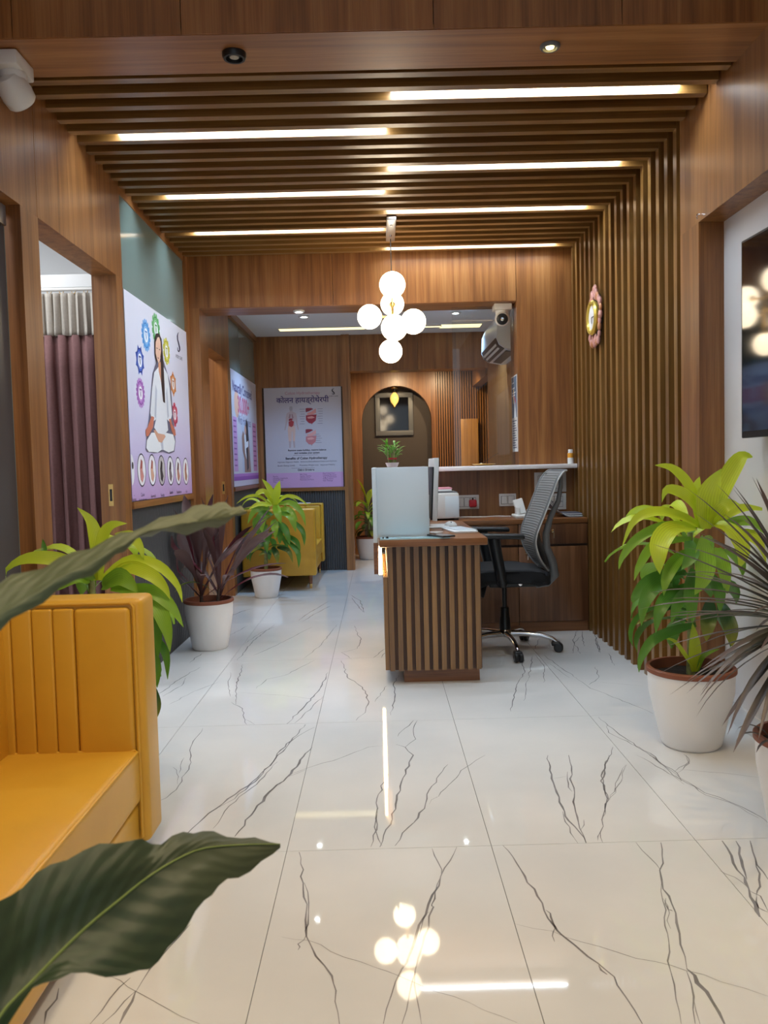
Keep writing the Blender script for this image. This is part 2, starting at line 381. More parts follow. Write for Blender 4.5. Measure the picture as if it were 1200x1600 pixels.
# ---- floor: marble-look tiles, one object each, on a dark grout bed
floor = struct('floor', 'glossy white marble tile floor with grey veins', 'floor', (0, 4, 0))
bx('grout_bed', 'grout', floor, -3.4, 2.0, -2.6, 11.2, -0.03, -0.004)
TW, TL = 0.590, 1.20
tile = None
for i in range(-5, 3):
    for j in range(-4, 7):
        x0, y0 = 0.298 + i * TW, 2.342 + j * TL
        if x0 + TW > 1.95 or y0 + TL > 11.2 or x0 < -3.3: continue
        if x0 < -1.6 and not (1.0 < y0 + TL and y0 < 7.4): continue
        c = (x0 + TW / 2, y0 + TL / 2, -0.005)
        if tile is None:
            g = 0.0009
            tile = MB().box(x0 + g, x0 + TW - g, y0 + g, y0 + TL - g, -0.01, 0.0).build('tile', 'marble', floor)
        else: copy_at(tile, c, floor)
VEINS = [
(5,[(-0.615,2.441),(-0.59,2.551),(-0.558,2.661),(-0.483,2.848),(-0.433,3.039),(-0.409,3.212),(-0.361,3.421),(-0.342,3.527)]),
(4,[(-0.575,2.62),(-0.53,2.702),(-0.486,2.812),(-0.423,3.08),(-0.374,3.337),(-0.299,3.486)]),
(7,[(-0.46,2.449),(-0.435,2.601),(-0.4,2.783),(-0.345,2.951),(-0.29,3.233)]),
(3,[(-0.536,2.509),(-0.517,2.679),(-0.456,2.858),(-0.408,3.079)]),
(2.5,[(-0.353,2.939),(-0.264,3.026),(-0.168,3.103),(-0.068,3.215),(-0.005,3.226)]),
(2,[(-0.379,2.841),(-0.352,2.926),(-0.295,2.987)]),
(3,[(-0.771,2.696),(-0.729,2.83),(-0.735,3.062),(-0.78,3.304),(-0.78,3.51)]),
(2,[(-0.793,3.052),(-0.75,2.955),(-0.736,2.879)]),
(2,[(-0.756,2.982),(-0.776,3.15)]),
(5,[(-0.424,3.541),(-0.371,3.788),(-0.319,4.106),(-0.299,4.427)]),
(3,[(-0.39,3.55),(-0.334,3.784),(-0.296,3.959)]),
(3,[(-0.731,3.909),(-0.655,3.793),(-0.598,3.549)]),
(2,[(-0.616,3.627),(-0.563,3.546)]),
(4,[(-0.697,3.862),(-0.755,4.201),(-0.796,4.664)]),
(3,[(-0.747,4.003),(-0.806,4.259),(-0.833,4.485)]),
(3,[(-0.644,4.139),(-0.614,4.32),(-0.525,4.394),(-0.467,4.535),(-0.393,4.715)]),
(4,[(-0.239,4.698),(-0.187,4.302),(-0.106,4.11),(-0.07,3.846),(-0.086,3.678),(-0.125,3.564)]),
(3.5,[(-0.771,4.895),(-0.686,5.104),(-0.625,5.294),(-0.488,5.719)]),
(3,[(-0.465,4.757),(-0.389,5.105),(-0.34,5.559),(-0.316,5.793)]),
(3,[(-0.605,5.986),(-0.555,6.309),(-0.441,6.793)]),
(3,[(-0.571,5.929),(-0.509,6.245),(-0.408,6.591)]),
(3.5,[(-0.192,5.727),(-0.166,5.447),(-0.136,5.273),(-0.155,5.001),(-0.248,4.904),(-0.179,4.724)]),
(3.5,[(-0.057,4.743),(-0.01,4.911),(0.031,5.016)]),
(3,[(-0.01,4.738),(0.026,4.943)]),
(3.5,[(-0.25,6.97),(-0.17,6.43),(-0.136,6.247),(-0.179,6.818),(-0.266,7.118)]),
(4,[(-0.844,4.767),(-0.834,5.32),(-0.763,5.855)]),
(3,[(-0.874,5.244),(-0.819,5.577),(-0.738,5.802)]),
(4,[(-1.114,4.732),(-1.104,4.899),(-1.086,5.003)]),
(4,[(-1.127,4.016),(-1.08,4.396),(-1.03,4.627)]),
(3,[(-1.087,4.036),(-1.041,4.23),(-1.058,4.394)]),
(2.5,[(-1.018,3.892),(-0.948,4.119),(-0.861,4.291)]),
(3,[(-1.024,5.515),(-0.948,5.831)]),
(4,[(-1.151,6.227),(-1.087,6.449),(-1.02,6.56)]),
(4,[(-0.05,2.354),(-0.031,2.505),(-0.036,2.668),(-0.008,2.851),(0.007,2.925)]),
(5,[(-0.023,2.352),(0.015,2.541),(0.036,2.73),(0.069,2.921),(0.105,3.111),(0.078,3.203),(0.042,3.238)]),
(3,[(-0.019,2.36),(-0.039,2.487),(-0.031,2.604)]),
(4.5,[(0.019,2.358),(0.063,2.48),(0.119,2.615),(0.145,2.768),(0.228,3.002)]),
(3,[(0.05,3.335),(0.124,3.542)]),
(3,[(0.078,3.203),(0.124,3.295),(0.119,3.432),(0.141,3.54)]),
(4,[(0.027,3.628),(0.05,3.925),(0.048,4.119),(0.079,4.33)]),
(2.5,[(-0.045,3.844),(0.014,4.123)]),
(1.5,[(-0.72,4.072),(-0.494,4.002),(-0.279,3.888)]),
(4,[(-0.255,2.335),(-0.227,2.157),(-0.207,2.01),(-0.198,1.901),(-0.169,1.822),(-0.129,1.747),(-0.117,1.696),(-0.105,1.59)]),
(3,[(-0.225,2.157),(-0.206,2.056),(-0.199,1.954),(-0.198,1.901)]),
(2.5,[(-0.2,1.907),(-0.214,1.872),(-0.212,1.848)]),
(1.3,[(-0.256,1.904),(-0.191,1.886),(-0.137,1.839),(-0.036,1.774),(0.017,1.74),(0.127,1.665),(0.245,1.579)]),
(4.5,[(0.199,2.339),(0.174,2.258),(0.14,2.17),(0.111,2.075),(0.09,1.983),(0.058,1.889),(0.039,1.811),(0.023,1.766),(0.0,1.674),(-0.018,1.587)]),
(2.5,[(0.128,2.335),(0.139,2.246),(0.14,2.17)]),
(3.5,[(0.14,2.17),(0.118,2.087),(0.105,2.028),(0.111,2.018),(0.092,1.928),(0.074,1.848),(0.053,1.756),(0.051,1.664),(0.057,1.583)]),
(2,[(0.096,1.994),(0.083,1.972),(0.067,1.888)]),
(3,[(0.018,1.585),(0.036,1.673),(0.053,1.756)]),
(2.5,[(0.136,2.648),(0.214,2.809),(0.289,2.968),(0.376,3.089)]),
(5,[(0.61,3.071),(0.576,2.838),(0.558,2.636),(0.556,2.493),(0.572,2.41),(0.572,2.341)]),
(4.5,[(0.687,3.065),(0.636,2.791),(0.598,2.596),(0.576,2.442),(0.572,2.341)]),
(3,[(0.645,2.9),(0.624,2.791),(0.619,2.72)]),
(1.5,[(0.577,2.838),(0.631,2.856)]),
(2.5,[(0.553,2.563),(0.544,2.412),(0.548,2.342)]),
(2,[(0.576,2.426),(0.604,2.499)]),
(4,[(0.835,3.053),(0.739,2.804),(0.721,2.654),(0.676,2.537),(0.63,2.407),(0.62,2.343)]),
(2,[(0.718,2.644),(0.759,2.7),(0.83,2.863),(0.871,2.952)]),
(2.5,[(0.63,2.407),(0.609,2.354)]),
(3,[(0.937,3.045),(0.992,2.851),(1.008,2.806),(1.048,2.679),(1.099,2.599),(1.142,2.48),(1.144,2.438)]),
(4,[(0.984,3.042),(1.02,2.86),(1.009,2.785)]),
(2.5,[(1.116,3.031),(1.097,2.947),(1.024,2.86)]),
(1.3,[(1.036,2.893),(1.172,2.849),(1.28,2.797)]),
(4.5,[(0.331,2.341),(0.354,2.233),(0.364,2.16),(0.383,2.021),(0.39,1.915),(0.399,1.88),(0.437,1.79),(0.465,1.741),(0.475,1.687),(0.488,1.565)]),
(4,[(0.383,1.988),(0.39,1.956),(0.392,1.9)]),
(2.5,[(0.389,1.91),(0.376,1.876),(0.377,1.852)]),
(4,[(0.454,1.758),(0.463,1.724)]),
(1.4,[(0.297,1.932),(0.38,1.895),(0.435,1.849),(0.509,1.804),(0.58,1.765),(0.634,1.73),(0.693,1.689),(0.768,1.637)]),
(2.5,[(0.716,2.337),(0.725,2.238),(0.729,2.171)]),
(4.5,[(0.784,2.332),(0.761,2.25),(0.729,2.171),(0.701,2.073),(0.701,2.004),(0.67,1.871),(0.639,1.737)]),
(7.5,[(0.639,1.737),(0.643,1.687),(0.648,1.626),(0.646,1.558)]),
(2.5,[(0.708,2.103),(0.675,1.973),(0.635,1.834),(0.601,1.73),(0.58,1.636),(0.563,1.562)]),
(3,[(0.694,2.027),(0.681,1.973),(0.69,1.967)]),
(1.8,[(0.688,2.028),(0.658,1.891)]),
(3,[(0.636,1.728),(0.619,1.642),(0.59,1.561)]),
(2,[(0.616,1.635),(0.599,1.56)]),
(8,[(0.962,2.332),(0.936,2.199),(0.933,2.121)]),
(12,[(0.933,2.121),(0.918,2.061)]),
(8,[(0.918,2.061),(0.901,1.983),(0.886,1.93)]),
(6,[(1.001,2.329),(0.963,2.211),(0.934,2.109)]),
(3.5,[(1.041,2.327),(1.007,2.222),(0.988,2.106)]),
(3.5,[(1.001,2.208),(0.951,2.071),(0.921,2.026)]),
(4,[(0.916,2.055),(0.93,2.026),(0.917,1.955)]),
(2,[(0.882,2.162),(0.909,2.123),(0.918,2.073)]),
(3,[(0.921,2.026),(0.902,1.972),(0.915,1.95)]),
(3.5,[(-0.607,1.612),(-0.591,1.692),(-0.569,1.761)]),
(7,[(-0.544,1.61),(-0.544,1.715)]),
(3,[(-0.544,1.715),(-0.524,1.825),(-0.5,1.916),(-0.485,1.97)]),
(3,[(-0.581,1.611),(-0.544,1.715)]),
(1.5,[(-0.616,1.768),(-0.565,1.729),(-0.463,1.653),(-0.384,1.603)]),
(4,[(-0.7,1.616),(-0.714,1.732)]),
(4,[(1.274,5.387),(1.174,5.081),(1.162,4.99),(1.129,4.706)]),
(4,[(1.308,5.383),(1.247,5.136),(1.197,4.895)]),
(3,[(1.162,4.99),(1.245,5.169)]),
(3,[(1.091,4.724),(1.162,4.99)]),
(4,[(1.355,5.255),(1.299,5.003),(1.249,4.719)]),
(3,[(1.291,4.974),(1.287,4.884),(1.244,4.733)]),
(4,[(0.805,4.703),(0.757,4.466),(0.742,4.315),(0.7,4.198)]),
(3.5,[(0.853,4.684),(0.8,4.461),(0.74,4.194)]),
(3,[(0.873,4.709),(0.866,4.43),(0.818,4.186),(0.799,4.104)]),
(3,[(0.921,4.703),(0.945,4.421),(0.982,4.168)]),
(2,[(0.902,4.523),(0.922,4.423),(0.948,4.183)]),
(3,[(0.987,5.17),(0.944,5.017),(0.889,4.846)]),
(4,[(0.7,4.198),(0.658,4.077),(0.611,3.853),(0.561,3.635)]),
(3,[(0.74,4.194),(0.698,4.033),(0.646,3.796)]),
(2.5,[(0.981,4.185),(1.001,3.976),(1.085,3.781),(1.164,3.549)]),
(3,[(0.921,3.519),(0.949,3.247),(0.986,3.038),(1.014,2.842)]),
(2.5,[(0.929,3.418),(0.904,3.31),(0.95,3.203),(0.999,3.024),(1.007,2.755)]),
(4,[(0.876,3.139),(0.752,2.85),(0.72,2.643),(0.664,2.508)]),
(2,[(0.865,2.947),(0.724,2.642)]),
(3.5,[(1.352,5.231),(1.283,4.886),(1.249,4.73)]),
(3,[(1.287,4.694),(1.242,4.412)]),
(3,[(1.134,4.397),(1.094,4.173),(1.012,4.042)]),
(1.5,[(1.076,4.081),(1.263,3.994)]),
(2.5,[(1.022,2.876),(1.106,2.965),(1.112,3.041)]),
(3,[(1.014,2.842),(1.043,2.66),(1.095,2.598),(1.133,2.477)]),
]

rv = random.Random(5)
vm = MB()
for wmm, pts in VEINS:
    # resample with a little jitter, so the printed vein wanders
    P = [Vector((a, b)) for a, b in pts]; Q = []
    for a, b in zip(P, P[1:]):
        n = max(2, int((b - a).length / 0.035))
        t = (b - a).normalized(); nn = Vector((-t.y, t.x))
        for k in range(n):
            f = k / n
            Q.append(a.lerp(b, f) + nn * rv.uniform(-1, 1) * 0.006 * (1 if k else 0.3))
    Q.append(P[-1]); n = len(Q); vs = []; fs = []
    for i, p in enumerate(Q):
        d = (Q[min(i + 1, n - 1)] - Q[max(i - 1, 0)]).normalized(); nn = Vector((-d.y, d.x))
        e = min(1.0, 0.35 + 3.0 * min(i, n - 1 - i) / n)
        h = wmm * 0.00055 * e * rv.uniform(0.6, 1.35)
        for sg in (-1, 1):
            q = p + nn * sg * h; vs.append((q.x, q.y, 0.0003))
    for i in range(n - 1): fs.append((2 * i, 2 * i + 2, 2 * i + 3, 2 * i + 1))
    vm.add(vs, fs)
vo = vm.build('marble_veins', 'vein', floor); vo['kind'] = 'stuff'

# ---- left wall
wl = struct('wall_left', 'wood veneered left wall with doorways and poster panels', 'wall', (XL, 3, 0))
XB = XL - TH_
def lw(name, mat, y0, y1, z0, z1, x1=XL, x0=XB): return bx(name, mat, wl, x0, x1, y0, y1, z0, z1)
G = 0.0015
lw('panel', 'wood_z', -1.6, 1.2 - G, 0, 2.95); lw('panel', 'wood_z', 1.2 + G, 2.15, 0, 2.95)
lw('panel', 'wood_z', 2.15, 3.25 - G, 2.085, 2.95)
lw('door_post', 'wood_z', 3.095, 3.254, 0, 2.085)
lw('panel', 'wood_z', 3.25 + G, 4.31, 2.085, 2.62)
lw('door_post', 'wood_z', 4.203, 4.31, 0, 2.085)
lw('panel', 'wood_z', 6.05, 6.33, 0, 2.5)
lw('panel', 'wood_z', 6.33, 7.36, 2.05, 2.5)
lw('door_post', 'wood_z', 7.25, 7.36, 0, 2.05)
def fluted_y(name, par, x, y0, y1, z0, z1, pitch=0.024, dep=0.010):
    m = MB(); n = int((y1 - y0) / pitch); m.box(x - 0.03, x - dep, y0, y1, z0, z1)
    for k in range(n):
        a = y0 + (k + 0.14) * pitch; b = a + 0.72 * pitch
        m.add([(x - dep, a, z0), (x, a + .004, z0), (x, b - .004, z0), (x - dep, b, z0), (x - dep, a, z1), (x, a + .004, z1), (x, b - .004, z1), (x - dep, b, z1)],
              [(0, 1, 5, 4), (1, 2, 6, 5), (2, 3, 7, 6), (4, 5, 6, 7)])
    o = m.build(name, 'grey_fluted', par); o['kind'] = 'stuff'; return o
for a, b in ((4.31, 5.70), (7.36, 8.88)):
    lw('backing_board', 'backing', a, b, 0, 2.5, XL - 0.035)
    fluted_y('fluted_panel', wl, XL - 0.003, a, b, 0.0, 0.915)
    lw('sill', 'wood_y', a, b, 0.912, 0.948, XL + 0.012, XL - 0.03)
lw('top_rail', 'wood_y', 4.31, 5.70, 2.515, 2.62, XL, XL - 0.05)
lw('top_rail', 'wood_y', 7.36, 8.9, 2.44, 2.5, XL + 0.03, XL - 0.05)
lw('corner_post', 'wood_z', 5.70, Y1, 0, 2.62, XL + 0.012)
lw('corner_post', 'wood_z', 8.88, Y2 + 0.02, 0, 2.5, XL + 0.012)
w1 = struct('window_1', 'grey-green frosted glass panel above the meditation poster', 'window', (XL, 5.0, 0.95))
bx('pane', 'frosted', w1, XL - 0.03, XL - 0.006, 4.31, 5.70, 0.948, 2.515)
w2 = struct('window_2', 'grey-green frosted glass panel above the far wall poster', 'window', (XL, 8.1, 0.95))
bx('pane', 'frosted', w2, XL - 0.03, XL - 0.006, 7.36, 8.88, 0.948, 2.44)

# rooms behind the left wall
wr = struct('wall_side_rooms', 'plain walls of the treatment rooms behind the doorways', 'wall', (-2.4, 4, 0))
def sr(name, mat, *b): return bx(name, mat, wr, *b)
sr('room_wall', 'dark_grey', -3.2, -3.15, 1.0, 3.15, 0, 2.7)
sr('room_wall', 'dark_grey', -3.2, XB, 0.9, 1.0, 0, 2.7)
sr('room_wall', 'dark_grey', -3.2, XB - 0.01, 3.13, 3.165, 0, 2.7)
sr('room_wall', 'white_paint', -3.2, XB - 0.01, 3.165, 3.20, 0, 2.7)
sr('room_wall', 'white_paint', -3.2, -3.15, 3.2, 5.3, 0, 2.7)
sr('room_wall', 'white_paint', -3.2, XB - 0.01, 5.2, 5.3, 0, 2.7)
sr('room_ceiling', 'white_paint', -3.2, XB, 1.0, 5.3, 2.65, 2.7)
sr('pelmet', 'white_paint', -3.1, XB - 0.02, 4.66, 4.72, 2.13, 2.20)
sr('room_wall', 'wood_z', -2.6, XB - 0.01, 7.5, 7.55, 0, 2.5)
sr('room_wall', 'wood_z', -2.65, -2.6, 6.0, 7.55, 0, 2.5)
sr('room_wall', 'white_paint', -2.6, XB - 0.01, 5.95, 6.0, 0, 2.5)
sr('room_ceiling', 'white_paint', -2.65, XB, 5.95, 7.55, 2.5, 2.55)
area('side_room_light', (-2.0, 6.7, 2.48), 0.5, 0.5, 9, (1.0, 0.86, 0.66))

def sliding_door(name, label, y0, y1, x, zt, mat, fit_y, parts=True):
    d = struct(name, label, 'door', (x, (y0 + y1) / 2, 0))
    bx('glass_pane', mat, d, x - 0.005, x + 0.005, y0, y1, 0.01, zt - 0.03)
    bx('edge_strip', 'frosted', d, x - 0.0052, x + 0.0052, y1, y1 + 0.004, 0.01, zt - 0.03)
    bx('patch_fitting', 'brushed', d, x - 0.016, x + 0.016, fit_y[0], fit_y[1], zt - 0.085, zt - 0.012, r=0.003)
    return d
sliding_door('door_1', 'dark glass door nearest the camera at the left edge', 2.16, 3.065, XL - 0.055, 2.085, 'smoked_glass', (2.86, 3.065))
sliding_door('door_2', 'clear sliding glass door in front of the mauve curtain', 3.10, 3.365, XL - 0.060, 2.085, 'clear_glass', (3.332, 3.365))
sliding_door('door_3', 'glass door in the far doorway behind the red plant', 6.18, 6.42, XL - 0.05, 2.05, 'clear_glass', (6.38, 6.42))
def flush_lock(par, y, z, x):
    k = bx('lock_plate', 'brass', par, x - 0.012, x + 0.012, y - 0.002, y, z - 0.055, z + 0.055)
    bx('lock_slot', 'black_plastic', k, x - 0.006, x + 0.006, y - 0.003, y - 0.002, z - 0.03, z + 0.03)
flush_lock(wl, 4.203, 0.99, XL - 0.07)
flush_lock(wl, 7.25, 0.95, XL - 0.07)

# ---- right wall
wrt = struct('wall_right', 'right wall with vertical wooden slats and a wood framed recess', 'wall', (XR, 3, 0))
def rw(name, mat, *b): return bx(name, mat, wrt, *b)
rw('backing_board', 'backing', 1.405, 1.50, 3.70, Y1, 0, ZB)
PITCH_S = 0.115
SY = [3.75 + PITCH_S * k for k in range(-5, 18)]
ws = None
for k, y in enumerate(SY):
    if k < 5: continue
    if ws is None: ws = MB().box(1.345, 1.405, y - 0.021, y + 0.021, 0.0, ZB).build('slat', 'slat_z', wrt)
    else: copy_at(ws, (1.375, y, ZB / 2), wrt)
rw('panel', 'wood_z', XR, 1.50, 3.492, 3.70, 0, 2.075)
rw('panel', 'wood_z', XR, 1.50, 2.2 + G, 3.70, 2.075, 2.95)
rw('panel', 'wood_z', XR, 1.50, 0.6, 2.2 - G, 2.075, 2.95)
rw('panel', 'wood_z', XR, 1.50, -1.6, 0.6, 0, 2.95)
rw('recess_back', 'recess_paint', 1.455, 1.50, 0.6, 3.492, 0, 2.075)
rw('skirting', 'marble', 1.443, 1.455, 0.6, 3.492, 0, 0.085)
hk = MB().tube([(XR - 0.004, 3.47, 2.10), (XR - 0.014, 3.47, 2.10), (XR - 0.016, 3.47, 2.09), (XR - 0.012, 3.47, 2.082)], 0.003, 6).build('cup_hook', 'chrome', wrt, True)

# ---- ceiling
ce = struct('ceiling', 'dark ceiling lined with crosswise wooden slats', 'ceiling', (0, 4.4, ZB))
bx('backing_board', 'backing', ce, XB, 1.5, 3.13, Y1, ZB, ZB + 0.05)
cs = None
for k, y in enumerate(SY):
    if cs is None: cs = MB().box(XL, 1.345, y - 0.020, y + 0.020, ZS, ZB).build('slat', 'slat_x', ce)
    else: copy_at(cs, ((XL + 1.345) / 2, y, (ZS + ZB) / 2), ce)
cf = struct('ceiling_front', 'plain ceiling of the entrance behind the beam', 'ceiling', (0, 0.6, 2.95))
bx('board', 'white_paint', cf, XB, 1.5, -1.6, 2.86, 2.95, 3.0)
be = struct('trim_1', 'boxed wooden ceiling beam with two small spotlights', 'beam', (0, 3.0, ZS))
bx('underside', 'wood_x', be, XL, XR, 2.86, 3.13, ZS, ZS + 0.018)
for a, b in ((-1.28, -1.18), (-1.177, -0.62), (-0.617, 0.22), (0.223, 0.85), (0.853, 1.35)):
    bx('fascia', 'wood_z', be, a, b, 2.855, 2.875, ZS + 0.002, 2.95)
bx('leak_blocker', 'backing', be, XL, XR, 2.876, 2.89, ZS + 0.018, 2.95)  # unseen board added to stop light leaking through the fascia seams
bx('rear_board', 'backing', be, XL, XR, 3.115, 3.13, ZS + 0.018, 2.70)

# ---- first cross wall (wood portal with the reception pass-through)
p1 = struct('wall_portal', 'wooden portal wall with wide opening behind the reception', 'wall', (0, Y1, 0))
ZH, XJ = 2.213, 0.975
bx('header', 'wood_z', p1, -1.28, -0.28 - G, Y1, 6.05, ZH, ZB)
bx('header', 'wood_z', p1, -0.28 + G, XJ - G, Y1, 6.05, ZH, ZB)
bx('soffit', 'wood_x', p1, -1.20, XJ, Y1 + 0.004, 6.05, ZH - 0.004, ZH)
bx('side_panel', 'wood_z', p1, XJ + G, 1.40, Y1, 6.05, 0, ZB)
bx('jamb', 'wood_z', p1, -1.28, -1.20, Y1, 6.05, 0, ZH)
bx('knee_wall', 'wood_z', p1, 0.20, XJ - G, Y1 + 0.02, 5.92, 0, 1.056)
led = tag(bx('counter_ledge', 'white_ledge', None, 0.12, 1.345, 5.62, 5.98, 1.057, 1.087, r=0.004), 'long white ledge above the back counter', 'ledge')
w3 = struct('window_3', 'clear frameless glass pane standing on the white ledge', 'window', (0.75, 5.93, 1.09))
bx('pane', 'clear_glass', w3, 0.545, XJ - 0.002, 5.926, 5.934, 1.0885, ZH - 0.006)

# ---- waiting area beyond
c2 = struct('ceiling_waiting', 'white false ceiling of the waiting area', 'ceiling', (0, 7.4, 2.5))
bx('board', 'white_paint', c2, XB, 1.3, 6.05, Y2, 2.5, 2.55)
bx('drop_board', 'white_paint', c2, -0.10, 0.66, 8.33, 8.56, 2.49, 2.4999)
r2 = struct('wall_waiting_right', 'wood veneered right wall of the waiting area', 'wall', (1.19, 7.5, 0))
for a, b in ((6.05, 7.2), (7.2, 8.3), (8.3, 8.93)):
    bx('panel', 'wood_z', r2, 1.19, 1.30, a + G, b - G, 0, 2.5)
p2 = struct('wall_poster', 'wooden cross wall carrying the therapy poster', 'wall', (-0.8, Y2, 0))
bx('backing_board', 'backing', p2, -1.28, -0.35, Y2 + 0.02, 9.05, 0, 2.5)
bx('panel', 'wood_z', p2, -1.215, -0.36, Y2, Y2 + 0.02, 1.962, 2.5)
bx('sill', 'wood_x', p2, -1.215, -0.36, Y2 - 0.015, Y2 + 0.02, 0.858, 0.895)
m = MB()
for k in range(34):
    a = -1.21 + k * 0.025
    m.add([(a, Y2 + .012, 0), (a + .004, Y2, 0), (a + .015, Y2, 0), (a + .019, Y2 + .012, 0), (a, Y2 + .012, .858), (a + .004, Y2, .858), (a + .015, Y2, .858), (a + .019, Y2 + .012, .858)],
          [(0, 1, 5, 4), (1, 2, 6, 5), (2, 3, 7, 6)])
m.box(-1.215, -0.36, Y2 + 0.012, Y2 + 0.02, 0, 0.858)
o = m.build('fluted_panel', 'grey_fluted', p2); o['kind'] = 'stuff'
bx('post', 'wood_z', p2, -0.36, -0.275, Y2 - 0.04, 9.05, 0, 2.5)
bx('header', 'wood_z', p2, -0.275, 0.45 - G, Y2, 9.10, 2.118, 2.5)
bx('header', 'wood_z', p2, 0.45 + G, 1.19, Y2, 9.10, 2.118, 2.5)
bx('corner_post', 'wood_z', p2, -1.268, -1.215, Y2 - 0.012, Y2 + 0.02, 0, 2.5)

# ---- far room with the arch
p3 = struct('wall_back', 'wooden back wall with round arch and ribbed panel', 'wall', (0.2, Y3, 0))
AX, AR, AZ = 0.245, 0.435, 1.66
arc = [(AX + AR * math.cos(t), AZ + AR * math.sin(t)) for t in [PI * k / 28 for k in range(29)]]
poly = [(0.735, 0.0), (0.735, 2.26), (-0.33, 2.26), (-0.33, 0.0), (AX - AR, 0.0)] + arc[::-1] + [(AX + AR, 0.0)]
MB().prism(poly, lambda u, v, d: (u, d, v), Y3, Y3 + 0.14).build('arch_panel', 'wood_z', p3)
bx('niche_back', 'taupe', p3, -0.30, 0.74, Y3 + 0.26, Y3 + 0.30, 0, 2.3)
bx('niche_side', 'taupe', p3, -0.33, -0.28, Y3 + 0.14, Y3 + 0.30, 0, 2.3)
bx('niche_side', 'taupe', p3, 0.72, 0.76, Y3 + 0.14, Y3 + 0.30, 0, 2.3)
bx('niche_top', 'taupe', p3, -0.33, 0.76, Y3 + 0.14, Y3 + 0.30, 2.26, 2.3)
bx('rib_backing', 'backing', p3, 0.735, 1.80, Y3 + 0.03, Y3 + 0.08, 0, 2.26)
m = MB()
for k in range(35):
    a = 0.742 + k * 0.030
    m.box(a, a + 0.015, Y3, Y3 + 0.03, 0, 2.26)
o = m.build('ribbed_panel', 'wood_z', p3); o['kind'] = 'stuff'
w4 = struct('wall_far_side', 'side walls and lintel of the far room', 'wall', (0.4, 9.7, 0))
bx('left_panel', 'wood_z', w4, -0.43, -0.33, 9.05, 10.7, 0, 2.3)
bx('lintel', 'wood_y', w4, 1.19, 1.30, 9.10, Y3, 2.06, 2.3)
bx('alcove_wall', 'backing', w4, 1.80, 1.86, 8.95, Y3 + 0.1, 0, 2.3)
bx('alcove_wall', 'backing', w4, 1.30, 1.86, 8.95, 9.0, 0, 2.3)
c3 = struct('ceiling_far', 'dark wooden ceiling of the far room', 'ceiling', (0.4, 9.8, 2.26))
bx('board', 'wood_x', c3, -0.43, 1.86, 9.10, 10.72, 2.26, 2.32)
tag(bx('wooden_panel', 'golden', None, 1.03, 1.245, 10.30, 10.34, 0.001, 1.66, r=0.003), 'plain golden wooden panel standing before the ribbed far wall', 'panel')

# ================================================================== LIGHT FITTINGS
LG = 'linear lights between the ceiling slats'
order = [(-3.5, 'r'), (-0.5, 'l'), (3.5, 'r'), (6.5, 'l'), (9.5, 'r'), (12.5, 'l'), (16.5, 'r')]
names = {('r', 0): 'nearest of the linear lights on the right half of the slatted ceiling', ('r', 1): 'second linear light on the right half of the slatted ceiling',
         ('r', 2): 'third linear light on the right half of the slatted ceiling', ('r', 3): 'farthest right linear light close to the portal wall',
         ('l', 0): 'nearest of the linear lights on the left half of the slatted ceiling', ('l', 1): 'middle linear light on the left half of the slatted ceiling',
         ('l', 2): 'farthest linear light on the left half of the slatted ceiling'}
cnt = {'r': 0, 'l': 0}
for k, side in order:
    y = 3.75 + PITCH_S * k
    x0, x1 = (0.09, 1.24) if side == 'r' else (-1.10, 0.07)
    t = thing('linear_light', names[(side, cnt[side])], 'light', ((x0 + x1) / 2, y, ZS + 0.02), LG); cnt[side] += 1
    bx('diffuser', 'led_cool', t, x0, x1, y - 0.031, y + 0.031, ZS + 0.030, ZS + 0.036)
    bx('housing', 'white_plastic', t, x0 - 0.004, x1 + 0.004, y - 0.034, y + 0.034, ZS + 0.036, ZB - 0.001)
# cove strips in the waiting ceiling
for x0, x1, y0, y1, lb in ((-0.96, -0.10, 8.39, 8.53, 'long yellowish recessed ceiling strip left of the globe lamp'), (0.66, 1.07, 8.36, 8.58, 'short wide yellowish ceiling strip beside the air conditioner'), (0.18, 0.66, 8.38, 8.45, 'slim yellowish ceiling strip right behind the globe lamp')):
    z = 2.5 if x0 != 0.18 else 2.49
    t = thing('cove_light', lb, 'light', ((x0 + x1) / 2, (y0 + y1) / 2, z), 'cove lights of the waiting ceiling')
    bx('diffuser', 'led_cove', t, x0, x1, y0, y1, z - 0.006, z - 0.0003)
    fr = MB()
    for b in ((x0 - .008, x1 + .008, y0 - .008, y0), (x0 - .008, x1 + .008, y1, y1 + .008), (x0 - .008, x0, y0, y1), (x1, x1 + .008, y0, y1)): fr.box(*b, z - 0.007, z - 0.0003)
    fr.build('frame', 'white_plastic', t)
def downlight(label, x, y, z, r, mat, ring, group=None, depth=0.012, lamp=None):
    t = thing('spotlight', label, 'spotlight', (x, y, z), group)
    MB().lathe([(r * 1.35, 0), (r * 1.35, -depth * 0.6), (r * 1.2, -depth), (r * 0.95, -depth), (r * 0.9, -depth * 0.4), (1e-6, -depth * 0.4)], (x, y, z - 0.0003), 28).build('ring', ring, t, True)
    MB().lathe([(r * 0.55, -depth * 0.42), (r * 0.5, -depth * 0.75), (1e-6, -depth * 0.85)], (x, y, z), 20).build('lens', mat, t, True)
    if lamp: spot('spot_beam', (x, y, z - depth - 0.01), lamp[0], lamp[1], lamp[2], (R(lamp[3]) if len(lamp) > 3 else 0, 0, 0))
    return t
downlight('black round surface spotlight, unlit, on the ceiling beam', -0.465, 2.985, ZS, 0.031, 'cream_fabric', 'black_plastic', depth=0.020)
downlight('lit yellowish spotlight on the ceiling beam', 0.636, 2.98, ZS, 0.026, 'spot_warm', 'mid_grey', lamp=(7, (1.0, 0.85, 0.5), 90))
